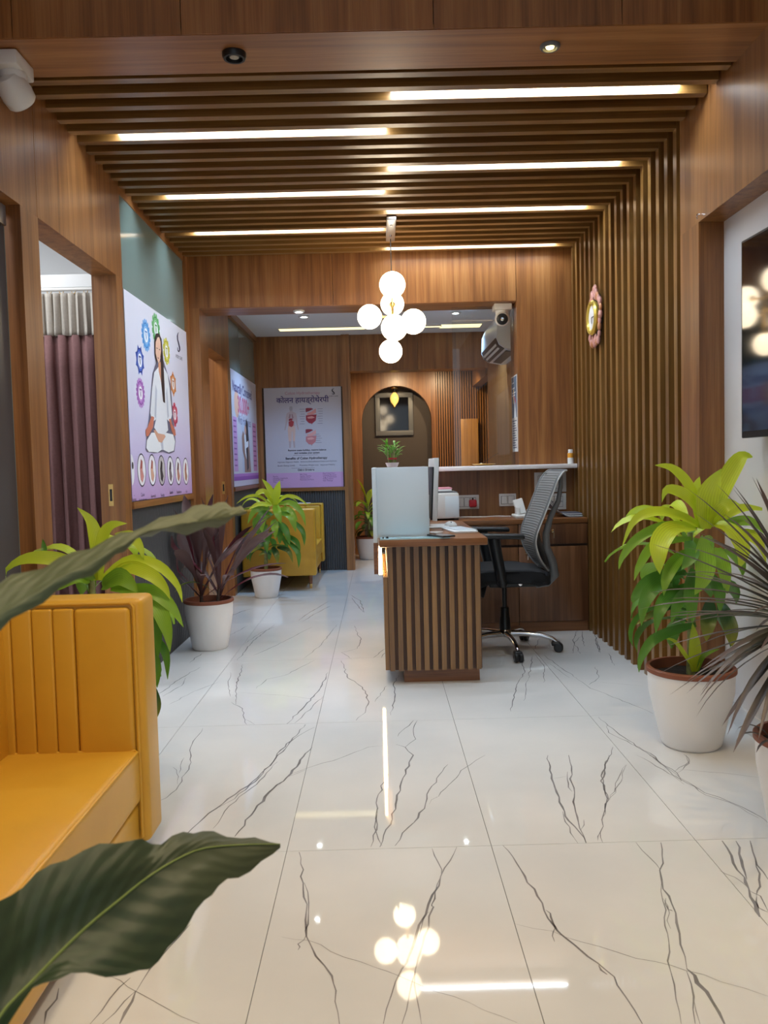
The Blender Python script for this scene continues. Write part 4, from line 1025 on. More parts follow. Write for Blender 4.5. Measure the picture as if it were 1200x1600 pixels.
P.poly('rule', '8a8290', ZP([(450, 1112), (735, 1112), (735, 1116), (450, 1116)]), 2); P.poly('rule', '8a8290', ZP([(470, 953), (770, 953), (770, 957), (470, 957)]), 2)
tz('Pancha\nInfertility treatment\nPCOS/PCOD\nPiles', 222, 1245, 0.0195, '5a3a6a', 0, 'LEFT')
tz('Skin Care\nGarbha Sanskar\nObesity Care\nPanchakarma Care', 553, 1225, 0.0195, '5a3a6a', 0, 'LEFT')
tz('Post Natal Care\nDiabetes Reversal\nYoga & Meditation\nKidney Detox\nHair Therapy', 836, 1232, 0.0195, '5a3a6a', 0, 'LEFT')

# 4: narrow notice on the portal jamb
nb = Poster('narrow blue and white notice on the portal jamb', (XJ - 0.0012, 6.02, 1.18), (0, -1, 0), 0.22, 0.535, (-1, 0, 0), base='paper')
P = nb
P.poly('blue_field', '5e7794', [(0.03, 0.45), (0.97, 0.45), (0.97, 0.985), (0.03, 0.985)], 1)
P.poly('white_stroke', 'e6ebf2', [(0.40, 0.45), (0.62, 0.68), (0.85, 0.45)], 2)
P.poly('red_mark', 'c43a4a', [(0.55, 0.70), (0.80, 0.62), (0.80, 0.66), (0.55, 0.74)], 3)
for i, (vv, ww) in enumerate(((0.90, .4), (0.83, .5), (0.77, .7), (0.735, .6))): P.poly('text_line', 'd8e0ea', [(0.08, vv), (0.08 + ww, vv), (0.08 + ww, vv + .018), (0.08, vv + .018)], 2)
for i in range(12):
    vv = 0.40 - i * 0.032; P.poly('text_line', '5a6078', [(0.08 + (i * 13 % 5) * .03, vv), (0.9 - (i * 7 % 4) * .08, vv), (0.9 - (i * 7 % 4) * .08, vv + .014), (0.08 + (i * 13 % 5) * .03, vv + .014)], 2)

# framed mirror in the arch niche
fm = thing('framed_mirror', 'square grey framed glass picture inside the arch', 'picture frame', (0.225, 10.65, 1.49))
y_ = 10.635
for b in ((-0.02, 0.46, 1.97, 2.03), (-0.02, 0.46, 1.49, 1.55), (-0.02, 0.04, 1.55, 1.97), (0.40, 0.46, 1.55, 1.97)):
    bx('frame_bar', 'mid_grey', fm, b[0], b[1], y_ - 0.02, y_ + 0.024, b[2], b[3], r=0.004)
bx('glass', 'screen_black', fm, 0.035, 0.405, y_, y_ + 0.02, 1.545, 1.975)

# ================================================================== SOFAS
def sofa(label, x0, x1, y0, y1, zb, zt, zs, legs):
    t = thing('sofa', label, 'sofa', ((x0 + x1) / 2, (y0 + y1) / 2, 0), 'yellow sofas')
    A, YL = 0.13, 'yellow_leather'
    xb = x0 + 0.19
    base = MB().rbox(xb - 0.02, x1 - 0.03, y0 + A - 0.01, y1 - A + 0.01, zb, zs - 0.155, 0.015).build('base', YL, t, True)
    MB().rbox(x0, xb, y0 + 0.01, y1 - 0.01, zb, zt + 0.015, 0.03, 4).build('backrest', YL, t, True)
    n = 1
    L = (y1 - y0 - 2 * A) / n
    for k in range(n):
        a = y0 + A + k * L
        bm = bmesh.new(); bmesh.ops.create_cube(bm, size=1)
        for v in bm.verts: v.co = Vector(((xb + x1 - 0.02) / 2 + v.co.x * (x1 - 0.02 - xb), a + L / 2 + v.co.y * (L - 0.006), zs - 0.078 + v.co.z * 0.150))
        bmesh.ops.subdivide_edges(bm, edges=bm.edges[:], cuts=5, use_grid_fill=True)
        xm, ym = (xb + x1) / 2, a + L / 2
        for v in bm.verts:
            if v.co.z > zs - 0.01:
                fx = max(0, 1 - (abs(v.co.x - xm) / ((x1 - xb) / 2)) ** 4); fy = max(0, 1 - (abs(v.co.y - ym) / (L / 2)) ** 4)
                v.co.z += 0.020 * fx * fy
        e = [e for e in bm.edges if len(e.link_faces) == 2 and e.calc_face_angle() > 1.0]
        bmesh.ops.bevel(bm, geom=e, offset=0.018, segments=4, profile=0.5, affect='EDGES')
        m = MB(); m.bm(bm); cu = m.build('seat_cushion', YL, t, True)
        xe, ya, yb = x1 - 0.021, a + 0.012, a + L - 0.012
        MB().tube([(xb, ya, zs - 0.004), (xe - 0.01, ya, zs - 0.004), (xe - 0.002, ya + 0.008, zs - 0.006), (xe - 0.002, yb - 0.008, zs - 0.006), (xe - 0.01, yb, zs - 0.004), (xb, yb, zs - 0.004)], 0.0042, 8).build('piping', YL, cu, True)
        # tufted pads of the backrest
        w_ = L / 14
        for q in range(14):
            MB().rbox(xb - 0.01, xb + 0.028, a + q * w_ + 0.001, a + (q + 1) * w_ - 0.001, zs - 0.02, zt - 0.03, 0.012, 3).build('back_channel', YL, t, True)
    for (ya, yb, inn) in ((y0, y0 + A, 1), (y1 - A, y1, -1)):
        ar = MB().rbox(x0 + 0.005, x1, ya, yb, zb, zt, 0.018, 4).build('armrest', YL, t, True)
        yi = yb if inn == 1 else ya
        lo, hi = sorted((yi - inn * 0.012, yi + inn * 0.016))
        xa = x1 - 0.185
        MB().rbox(xa, x1 - 0.030, lo, hi, zs - 0.03, zt - 0.022, 0.014, 4).build('arm_pad', YL, ar, True)
        k = 0
        while xa - 0.058 * (k + 1) > xb - 0.03:
            a = xa - 0.058 * (k + 1)
            MB().rbox(a + 0.0005, a + 0.0575, lo, hi - 0 * inn, zs - 0.03, zt - 0.022, 0.0065, 3).build('arm_channel', YL, ar, True); k += 1
        e = yi - inn * 0.010
        for off, zz in ((0.020, zt - 0.010),):
            MB().tube([(xb, yi + inn * 0.006, zz), (x1 - 0.03, yi + inn * 0.006, zz), (x1 - 0.022, yi + inn * 0.005, zz - 0.012), (x1 - 0.022, yi + inn * 0.005, zs - 0.15), (x1 - 0.022, yi + inn * 0.005, zb + 0.02)], 0.0048, 8).build('piping', YL, ar, True)
    if legs:
        for lx in (x0 + 0.10, x1 - 0.06):
            for ly in (y0 + 0.07, y1 - 0.07):
                g = MB().lathe([(0.022, zb + 0.005), (0.0145, 0.042)], (lx, ly, 0), 14).build('leg', 'desk_x', t, True)
                MB().lathe([(0.0155, 0.044), (0.0125, 0.0), (1e-6, 0.0)], (lx, ly, 0), 14).build('leg_tip', 'brass', g, True)
    else:
        for lx in (x0 + 0.10, x1 - 0.08):
            for ly in (y0 + 0.07, y1 - 0.07):
                MB().lathe([(0.025, zb + 0.005), (0.022, 0.0), (1e-6, 0.0)], (lx, ly, 0), 14).build('leg', 'black_plastic', t, True)
    return t
sofa('yellow channel-tufted leather sofa nearest the camera at the left', -1.262, -0.665, 0.96, 2.42, 0.06, 0.752, 0.332, False)
s2 = sofa('yellow leather sofa under the far left poster, behind the potted plant', -1.262, -0.585, 7.52, 8.78, 0.125, 0.735, 0.37, True)

tag(bx('paper_sheet', 'paper', None, -0.93, -0.72, 8.675, 8.745, 0.7353, 0.741), 'white paper lying on the far arm of the far sofa', 'paper')

# ================================================================== PLANTS
def leaf(base, az, elev, length, width, droop, mat, parent, twist=0.0, pet=0.08, fold=0.35, seg=11, rnd=None, wave=0.0, name='leaf', tipw=0.62, lim=None):
    m = MB(); p = Vector(base); uv = []
    ds = length / seg; h = Vector((math.cos(az), math.sin(az), 0)); side0 = Vector((-math.sin(az), math.cos(az), 0))
    for i in range(seg + 1):
        s = i / seg; e = elev - droop * s ** 1.25
        d = h * math.cos(e) + Vector((0, 0, 1)) * math.sin(e)
        up = side0.cross(d); up = -up if up.dot(Vector((0, 0, 1))) < 0 and abs(e) < PI / 2 else up
        up = -h * math.sin(e) + Vector((0, 0, 1)) * math.cos(e)
        tw = twist * s; sd = side0 * math.cos(tw) + up * math.sin(tw); un = up * math.cos(tw) - side0 * math.sin(tw)
        if s < pet: wv = width * (0.16 + 0.10 * s / max(pet, 1e-3))
        else:
            q = (s - pet) / (1 - pet); wv = width * (0.24 + 0.76 * math.sin(PI * min(1, q / tipw) / 2)) if q < tipw else width * math.cos(PI / 2 * (q - tipw) / (1 - tipw)) ** 0.8
        wv = max(wv, width * 0.02) / 2
        wy = wave * width * math.sin(s * 9 + az * 5)
        m.v += [tuple(p - sd * wv + un * (wv * fold + wy)), tuple(p), tuple(p + sd * wv + un * (wv * fold - wy))]
        uv += [(0, s), (0.5, s), (1, s)]
        p = p + d * ds
    for i in range(seg):
        k = 3 * i; m.f += [(k, k + 1, k + 4, k + 3), (k + 1, k + 2, k + 5, k + 4)]
    lim = lim or LIM
    if lim: m.v = [(min(max(p[0], lim[0]), lim[1]), p[1], p[2]) for p in m.v]
    m.uv = uv
    return m.build(name, mat, parent, 'all', fix=False)
LIM = None
def pot(t, x, y, rt, rb, h, rim=0.022, z=0.0):
    b = MB().lathe([(1e-6, z), (rb * 0.9, z), (rb, z + 0.012), (rb + (rt - rb) * 0.35, z + h * 0.3), (rt * 0.985, z + h * 0.75), (rt, z + h), (rt - 0.008, z + h), (rt - 0.012, z + h * 0.7)], (x, y, 0), 44).build('pot', 'pot_white', t, True)
    MB().lathe([(rt - 0.012, z + h - 0.02), (rt - 0.002, z + h - 0.001), (rt + 0.006, z + h + 0.004), (rt + 0.006, z + h + rim * 0.8), (rt + 0.001, z + h + rim), (rt - 0.010, z + h + rim), (rt - 0.014, z + h - 0.03)], (x, y, 0), 44).build('rim', 'terracotta', t, True)
    m = MB(); rr = random.Random(int(1000 * (x + y)) & 255); k = 24
    m.v.append((x, y, z + h - 0.008))
    for j, f in enumerate((0.35, 0.7, 1.0)):
        for i in range(k): a = 2 * PI * i / k; m.v.append((x + (rt - 0.013) * f * math.cos(a), y + (rt - 0.013) * f * math.sin(a), z + h - 0.014 + rr.uniform(-.006, .006)))
    for i in range(k): m.f.append((0, 1 + i, 1 + (i + 1) % k))
    for j in range(2):
        for i in range(k): m.f.append((1 + j * k + i, 1 + (j + 1) * k + i, 1 + (j + 1) * k + (i + 1) % k, 1 + j * k + (i + 1) % k))
    m.build('soil', 'soil', t, True)
def corn_plant(label, x, y, rt, rb, h, z0, z1, n, sc, seed, wid=0.060, lime=0.72, az0=0.0, group='lime dracaenas in white pots', custom=()):
    t = thing('dracaena_plant', label, 'plant', (x, y, 0), group)
    pot(t, x, y, rt, rb, h)
    rr = random.Random(seed)
    MB().tube([(x, y, h - 0.03), (x + 0.006, y, (h + z1) / 2), (x, y, z1)], [0.017, 0.015, 0.010], 10).build('cane', 'cane', t, True)
    for i in range(n):
        f = i / (n - 1); az = az0 + i * 2.39996 + rr.uniform(-.25, .25)
        zb = z0 + (z1 - z0) * f
        if f > 0.90: el, dr, ln = R(rr.uniform(62, 84)), R(rr.uniform(5, 40)), rr.uniform(.24, .33)
        elif f > 0.62: el, dr, ln = R(rr.uniform(36, 62)), R(rr.uniform(115, 155)), rr.uniform(.34, .43)
        elif f > 0.25: el, dr, ln = R(rr.uniform(16, 42)), R(rr.uniform(110, 140)), rr.uniform(.32, .42)
        else: el, dr, ln = R(rr.uniform(-5, 20)), R(rr.uniform(75, 100)), rr.uniform(.24, .34)
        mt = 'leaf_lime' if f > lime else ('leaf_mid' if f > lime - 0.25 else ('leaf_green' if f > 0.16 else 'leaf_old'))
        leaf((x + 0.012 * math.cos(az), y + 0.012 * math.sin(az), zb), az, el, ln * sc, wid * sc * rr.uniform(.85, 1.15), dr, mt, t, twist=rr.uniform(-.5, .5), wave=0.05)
    for (az, el, ln, wd, dr, zb, mt) in custom:
        leaf((x, y, zb), R(az), R(el), ln, wd, R(dr), mt, t, twist=0.2, wave=0.04)
    return t
LIM = (-1.262, 1.438)
def spline3(P, n):
    out = []; Q = [P[0]] + list(P) + [P[-1]]
    for i in range(n + 1):
        f = i / n * (len(P) - 1); k = min(int(f), len(P) - 2); t = f - k; a, b, c, d = Q[k:k + 4]
        out.append(0.5 * ((2 * b) + (c - a) * t + (2 * a - 5 * b + 4 * c - d) * t * t + (3 * b - a - 3 * c + d) * t ** 3))
    return out
def blade(P, width, mat, parent, face=(0, -1, 0.45), seg=14, fold=0.34, tipw=0.42, base=0.35):
    """a leaf along points in space; face = the way its upper side looks"""
    P = spline3([Vector(p) for p in P], seg); m = MB(); uv = []; nrm = Vector(face).normalized()
    for i, p in enumerate(P):
        s = i / seg; d = (P[min(i + 1, seg)] - P[max(i - 1, 0)]).normalized()
        sd = d.cross(nrm)
        if sd.length < 0.2: sd = d.cross(Vector((0.3, -1, 0.2)))
        sd.normalize(); un = sd.cross(d).normalized()
        wv = width * (base + (1 - base) * math.sin(PI * min(1, s / tipw) / 2)) if s < tipw else width * math.cos(PI / 2 * (s - tipw) / (1 - tipw)) ** 1.15
        wv = max(wv, width * 0.02) / 2; wy = 0.05 * width * math.sin(s * 8 + p.x * 40)
        m.v += [tuple(p - sd * wv + un * (wv * fold + wy)), tuple(p), tuple(p + sd * wv + un * (wv * fold - wy))]
        uv += [(0, s), (0.5, s), (1, s)]
    for i in range(seg):
        k = 3 * i; m.f += [(k, k + 1, k + 4, k + 3), (k + 1, k + 2, k + 5, k + 4)]
    if LIM: m.v = [(min(max(p[0], LIM[0]), LIM[1]), p[1], p[2]) for p in m.v]
    m.uv = uv
    return m.build('leaf', mat, parent, 'all', fix=False)
def dressed_plant(label, x, y, rt, rb, h, z0, z1, nback, seed, view, leaves, group='lime dracaenas in white pots', wid=0.07):
    """potted dracaena: leaves towards the room follow the photograph, the rest fill in behind"""
    t = thing('dracaena_plant', label, 'plant', (x, y, 0), group)
    pot(t, x, y, rt, rb, h); rr = random.Random(seed)
    MB().tube([(x, y, h - 0.03), (x + 0.006, y, (h + z1) / 2), (x, y, z1)], [0.017, 0.015, 0.010], 10).build('cane', 'cane', t, True)
    ox, oy, s = view
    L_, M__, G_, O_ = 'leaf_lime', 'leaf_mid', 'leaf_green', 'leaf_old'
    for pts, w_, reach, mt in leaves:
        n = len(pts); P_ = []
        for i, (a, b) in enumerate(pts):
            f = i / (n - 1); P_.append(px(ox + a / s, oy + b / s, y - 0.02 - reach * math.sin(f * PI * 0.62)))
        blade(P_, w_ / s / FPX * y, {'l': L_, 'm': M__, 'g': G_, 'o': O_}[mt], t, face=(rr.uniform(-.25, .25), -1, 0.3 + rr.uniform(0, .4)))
    for i in range(nback):
        f = i / max(1, nback - 1); az = R(90) + R(75) * math.sin(i * 2.39996) 
        el, dr, ln = (R(rr.uniform(40, 65)), R(rr.uniform(100, 140)), rr.uniform(.28, .36)) if f > .55 else (R(rr.uniform(5, 35)), R(rr.uniform(95, 125)), rr.uniform(.26, .34))
        leaf((x, y + 0.01, z0 + (z1 - z0) * f), az, el, ln, wid * rr.uniform(.85, 1.1), dr, L_ if f > .8 else (M__ if f > .5 else G_), t, twist=rr.uniform(-.4, .4), wave=0.05)
    return t
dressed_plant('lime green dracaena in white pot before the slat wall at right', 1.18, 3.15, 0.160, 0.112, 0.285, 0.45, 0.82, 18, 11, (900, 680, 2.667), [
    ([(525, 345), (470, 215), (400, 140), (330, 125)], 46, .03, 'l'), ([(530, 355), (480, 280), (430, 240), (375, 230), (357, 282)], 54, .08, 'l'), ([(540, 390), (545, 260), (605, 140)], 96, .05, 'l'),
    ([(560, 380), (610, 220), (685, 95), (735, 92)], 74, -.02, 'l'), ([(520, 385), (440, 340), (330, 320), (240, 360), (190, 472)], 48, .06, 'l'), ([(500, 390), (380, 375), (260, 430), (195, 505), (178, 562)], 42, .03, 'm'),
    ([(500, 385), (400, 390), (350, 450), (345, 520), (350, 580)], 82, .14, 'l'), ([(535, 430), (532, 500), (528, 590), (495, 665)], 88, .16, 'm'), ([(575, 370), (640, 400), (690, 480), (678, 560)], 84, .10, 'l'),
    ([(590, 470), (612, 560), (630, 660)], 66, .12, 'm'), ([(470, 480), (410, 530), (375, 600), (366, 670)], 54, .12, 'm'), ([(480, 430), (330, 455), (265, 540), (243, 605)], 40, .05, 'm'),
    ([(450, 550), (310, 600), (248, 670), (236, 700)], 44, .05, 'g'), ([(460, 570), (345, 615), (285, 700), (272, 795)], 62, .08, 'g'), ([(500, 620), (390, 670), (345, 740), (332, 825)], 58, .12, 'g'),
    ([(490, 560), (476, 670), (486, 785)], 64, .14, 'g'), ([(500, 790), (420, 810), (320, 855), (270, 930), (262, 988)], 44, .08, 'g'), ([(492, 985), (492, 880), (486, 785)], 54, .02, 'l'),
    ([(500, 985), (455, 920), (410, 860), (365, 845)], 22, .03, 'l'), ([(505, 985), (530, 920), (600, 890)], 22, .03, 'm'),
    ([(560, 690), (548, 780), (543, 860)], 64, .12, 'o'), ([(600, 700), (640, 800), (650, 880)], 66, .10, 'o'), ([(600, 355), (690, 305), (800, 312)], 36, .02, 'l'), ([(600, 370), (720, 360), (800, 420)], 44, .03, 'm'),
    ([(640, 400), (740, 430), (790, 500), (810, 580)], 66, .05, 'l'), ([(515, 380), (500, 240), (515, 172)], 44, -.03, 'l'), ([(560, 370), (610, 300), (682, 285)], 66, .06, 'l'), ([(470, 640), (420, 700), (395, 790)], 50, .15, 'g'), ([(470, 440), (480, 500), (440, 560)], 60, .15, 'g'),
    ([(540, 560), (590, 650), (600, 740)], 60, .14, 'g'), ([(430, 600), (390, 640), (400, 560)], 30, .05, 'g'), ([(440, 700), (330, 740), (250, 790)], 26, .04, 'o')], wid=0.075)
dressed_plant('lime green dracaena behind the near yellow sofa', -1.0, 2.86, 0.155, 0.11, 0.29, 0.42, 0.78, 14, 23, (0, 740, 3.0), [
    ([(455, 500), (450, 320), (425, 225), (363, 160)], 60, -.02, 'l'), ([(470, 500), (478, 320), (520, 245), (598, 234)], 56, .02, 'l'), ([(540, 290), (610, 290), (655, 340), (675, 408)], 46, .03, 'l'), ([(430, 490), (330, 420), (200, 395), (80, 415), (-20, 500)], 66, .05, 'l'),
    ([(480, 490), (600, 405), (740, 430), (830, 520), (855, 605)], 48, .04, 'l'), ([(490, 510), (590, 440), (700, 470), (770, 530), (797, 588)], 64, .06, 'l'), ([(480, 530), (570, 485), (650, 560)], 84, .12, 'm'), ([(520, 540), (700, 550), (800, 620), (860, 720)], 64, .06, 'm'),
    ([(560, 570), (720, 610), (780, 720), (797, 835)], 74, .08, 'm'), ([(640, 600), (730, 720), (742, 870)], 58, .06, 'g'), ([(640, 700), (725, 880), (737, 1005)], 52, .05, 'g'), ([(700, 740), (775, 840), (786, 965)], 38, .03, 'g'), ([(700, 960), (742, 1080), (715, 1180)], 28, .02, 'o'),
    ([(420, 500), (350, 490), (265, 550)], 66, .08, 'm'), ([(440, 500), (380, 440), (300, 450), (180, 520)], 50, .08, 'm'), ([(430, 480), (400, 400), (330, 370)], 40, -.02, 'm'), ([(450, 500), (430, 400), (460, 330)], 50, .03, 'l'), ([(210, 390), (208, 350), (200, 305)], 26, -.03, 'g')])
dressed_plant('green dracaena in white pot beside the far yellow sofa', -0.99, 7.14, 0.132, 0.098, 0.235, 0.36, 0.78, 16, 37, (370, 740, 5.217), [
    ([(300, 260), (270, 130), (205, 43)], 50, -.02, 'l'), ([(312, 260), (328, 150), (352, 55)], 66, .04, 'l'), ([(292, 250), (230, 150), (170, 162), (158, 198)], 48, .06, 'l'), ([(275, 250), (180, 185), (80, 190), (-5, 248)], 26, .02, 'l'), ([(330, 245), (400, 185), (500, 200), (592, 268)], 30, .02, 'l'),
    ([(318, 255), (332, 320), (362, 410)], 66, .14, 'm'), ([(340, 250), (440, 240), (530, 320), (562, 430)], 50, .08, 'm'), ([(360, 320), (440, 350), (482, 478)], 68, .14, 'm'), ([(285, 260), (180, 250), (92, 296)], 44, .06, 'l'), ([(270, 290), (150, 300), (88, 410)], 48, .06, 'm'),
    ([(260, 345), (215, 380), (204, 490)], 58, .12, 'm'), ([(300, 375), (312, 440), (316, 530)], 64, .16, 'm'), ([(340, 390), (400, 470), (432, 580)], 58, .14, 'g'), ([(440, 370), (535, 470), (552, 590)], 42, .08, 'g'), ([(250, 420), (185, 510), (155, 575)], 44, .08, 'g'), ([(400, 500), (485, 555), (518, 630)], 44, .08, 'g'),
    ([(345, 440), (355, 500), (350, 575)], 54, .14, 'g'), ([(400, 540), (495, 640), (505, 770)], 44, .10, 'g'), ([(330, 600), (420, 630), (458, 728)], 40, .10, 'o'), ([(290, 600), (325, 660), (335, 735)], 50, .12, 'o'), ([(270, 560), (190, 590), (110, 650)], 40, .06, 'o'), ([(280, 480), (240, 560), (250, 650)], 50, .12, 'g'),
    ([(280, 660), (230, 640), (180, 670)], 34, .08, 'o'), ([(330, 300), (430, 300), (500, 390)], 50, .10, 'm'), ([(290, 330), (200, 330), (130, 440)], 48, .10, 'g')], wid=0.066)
LIM = (-0.322, 1.1)
corn_plant('small dracaena in pale pot in the far room doorway', -0.135, 9.92, 0.150, 0.115, 0.25, 0.32, 0.66, 26, 0.72, 41, wid=0.080, lime=0.80, custom=[(180, 80, .36, .09, 25, .62, 'leaf_lime')])

LIM = (-1.262, 1.438)
def cordyline(label, x, y):
    t = thing('cordyline_plant', label, 'plant', (x, y, 0))
    pot(t, x, y, 0.148, 0.110, 0.288)
    rr = random.Random(9)
    for (cx, cy, n, lean) in ((-0.045, 0.0, 17, 0.0), (0.055, -0.02, 13, 0.2)):
        bx_, by_ = x + cx, y + cy
        MB().tube([(bx_, by_, 0.26), (bx_ + lean * 0.1, by_, 0.40)], [0.012, 0.009], 8).build('cane', 'dark_cane', t, True)
        for i in range(n):
            az = i * 2.39996 + lean + rr.uniform(-.3, .3); f = i / (n - 1)
            el = R(38 + 44 * f ** 0.7 + rr.uniform(-6, 6)); dr = R(rr.uniform(25, 60) * (1.25 - f))
            b = (bx_ + lean * 0.1 + 0.006 * math.cos(az), by_ + 0.006 * math.sin(az), 0.31 + 0.09 * f)
            leaf(b, az, el, rr.uniform(.42, .60), rr.uniform(.062, .082), dr, 'leaf_red' if i % 4 else 'leaf_redstem', t, twist=rr.uniform(-.8, .8), pet=0.34, wave=0.04)
    for az, el, ln, dr in ((10, 52, .55, 8), (-25, 55, .58, 10), (30, 50, .52, 20), (15, 58, .6, 4)):
        leaf((x + 0.07, y - 0.02, 0.36), R(az), R(el), ln, 0.075, R(dr), 'leaf_red', t, pet=0.34, wave=0.03)
    leaf((x + 0.05, y - 0.03, 0.33), R(195), R(55), .30, .040, R(120), 'leaf_old', t, pet=0.2)
    return t
cordyline('dark red cordyline in white pot below the meditation poster', -1.072, 5.13)

def marginata(label, x, y):
    t = thing('dragon_tree', label, 'plant', (x, y, 0))
    pot(t, x, y, 0.150, 0.112, 0.285)
    rr = random.Random(17)
    MB().tube([(x, y, 0.26), (x - 0.02, y, 0.45), (x - 0.045, y - 0.01, 0.66)], [0.014, 0.012, 0.011], 10).build('cane', 'dark_cane', t, True)
    for i in range(96):
        f = i / 95; az = i * 2.39996
        if math.cos(az) > 0.45 and i % 2: az += PI
        el = R(-38 + 112 * f + rr.uniform(-8, 8)); dr = R(rr.uniform(12, 42))
        leaf((x - 0.045, y - 0.01, 0.60 + 0.09 * f), az, el, rr.uniform(.33, .46), rr.uniform(.018, .026), dr, 'leaf_plum', t, pet=0.02, fold=0.3, seg=7, tipw=0.35)
    for az, el, ln in ((190, -42, .34), (215, -36, .42), (235, -50, .36)):
        leaf((x - 0.045, y - 0.01, 0.60), R(az), R(el), ln, .024, R(10), 'leaf_plum', t, pet=0.02, seg=7)
    for az, rad in ((150, .13), (175, .14), (200, .13)):
        leaf((x + rad * math.cos(R(az)) * .8, y + rad * math.sin(R(az)) * .8, 0.27), R(az), R(60), .13, .012, R(140), 'leaf_plum', t, pet=.02, seg=7)
    return t
marginata('dark spiky dragon tree in white pot at the right edge', 1.215, 2.32)

# peace lily whose big leaves reach in front of the lens
py = thing('peace_lily', 'large dark peace lily leaves reaching in at the lower left', 'plant', (-0.60, 0.52, 0))
pot(py, -0.60, 0.52, 0.15, 0.11, 0.29)
def broad_leaf(rows, mat, name='leaf', nacross=6, sag=0.0, cur=0.012):
    """rows of (edge a, midrib, edge b) in space, smoothed across"""
    m = MB(); uv = []; n = len(rows)
    for i, (a, c, b) in enumerate(rows):
        for k in range(nacross + 1):
            f = k / nacross
            if f <= .5: p = a.lerp(c, f * 2)
            else: p = c.lerp(b, f * 2 - 1)
            bow = math.sin(f * 2 * PI) ** 2 if f not in (0, .5, 1) else 0
            m.v.append(tuple(p + Vector((0, -1, 0.3)) * cur * bow * (1 - abs(2 * i / (n - 1) - 1) ** 2) + Vector((0, 0, 1)) * 0.0025 * math.sin(i * 1.9) * abs(f - .5) * 2))
            uv.append((f, i / (n - 1)))
    for i in range(n - 1):
        for k in range(nacross):
            q = i * (nacross + 1) + k; m.f.append((q, q + 1, q + nacross + 2, q + nacross + 1))
    m.uv = uv
    return m.build(name, mat, py, 'all', fix=False)
def smooth(pts, n):
    """Catmull-Rom through pixel points"""
    out = []; P = [pts[0]] + list(pts) + [pts[-1]]
    for i in range(n + 1):
        f = i / n * (len(pts) - 1); k = min(int(f), len(pts) - 2); t = f - k; a, b, c, d = P[k], P[k + 1], P[k + 2], P[k + 3]
        out.append(tuple(0.5 * ((2 * b[q]) + (-a[q] + c[q]) * t + (2 * a[q] - 5 * b[q] + 4 * c[q] - d[q]) * t * t + (-a[q] + 3 * b[q] - 3 * c[q] + d[q]) * t ** 3) for q in (0, 1)))
    return out
N_ = 26
def leaf_from(top, mid, bot, d0, d1, dt, db, mat):
    T, M_, B_ = smooth(top, N_), smooth(mid, N_), smooth(bot, N_); rows = []
    for i in range(N_ + 1):
        f = i / N_; d = d0 + (d1 - d0) * f; e = math.sin(PI * min(1, f * 1.15 + .05)) if f < .9 else math.sin(PI * min(1, f * 1.15 + .05))
        e = max(0.0, 1 - abs(2 * f - 1) ** 3)
        rows.append((px(*T[i], d + dt * e), px(*M_[i], d), px(*B_[i], d + db * e)))
    lo = broad_leaf(rows, mat)
    rib = MB(); rib.tube([r[1] + Vector((0, -0.0012, 0.0008)) for r in rows], [0.0019 * (1 - .75 * i / N_) for i in range(N_ + 1)], 6)
    rib.build('midrib', 'midrib' if mat == 'leaf_lily' else 'leaf_lily_pale', lo, True) if mat == 'leaf_lily' else None
    return rows
ra = leaf_from([(-75, 950), (0, 910), (80, 879), (160, 846), (230, 820), (290, 797), (335, 786), (368, 791), (386, 797)],
               [(-75, 1005), (0, 955), (80, 906), (162, 866), (228, 836), (288, 820), (330, 810), (362, 804), (386, 798)],
               [(-75, 1045), (0, 985), (80, 930), (160, 886), (205, 850), (240, 834), (300, 832), (350, 818), (386, 799)], 0.60, 0.86, 0.05, -0.015, 'leaf_lily_pale')
rb_ = leaf_from([(-40, 1560), (-20, 1440), (20, 1396), (75, 1355), (140, 1326), (205, 1312), (245, 1318), (290, 1300), (330, 1301), (385, 1310), (438, 1316)],
                [(-30, 1640), (5, 1582), (50, 1535), (95, 1488), (140, 1445), (185, 1408), (230, 1372), (275, 1344), (318, 1326), (380, 1320), (438, 1319)],
                [(-10, 1650), (30, 1570), (75, 1532), (130, 1522), (205, 1523), (248, 1500), (285, 1455), (322, 1405), (352, 1378), (398, 1357), (438, 1322)], 0.66, 0.90, 0.035, -0.02, 'leaf_lily')
for rows, q in ((ra, (-0.56, 0.50, 0.30)), (rb_, (-0.54, 0.55, 0.29))):
    a = rows[0][1]; b = Vector(q); mid_ = (a + b) / 2 + Vector((-0.02, -0.02, 0.10))
    MB().tube([b, b.lerp(mid_, .5) + Vector((0, 0, .03)), mid_, a.lerp(mid_, .4) + Vector((0, 0, .02)), a], [.005, .0045, .004, .0035, .003], 8).build('stalk', 'cane', py, True)
for az, el, ln, dr in ((100, 70, .55, 40), (190, 65, .5, 60), (260, 70, .5, 60), (150, 78, .6, 30)):
    leaf((-0.60 + .02 * math.cos(R(az)), 0.52 + .02 * math.sin(R(az)), 0.28), R(az), R(el), ln, .11, R(dr), 'leaf_lily', py, pet=.45)

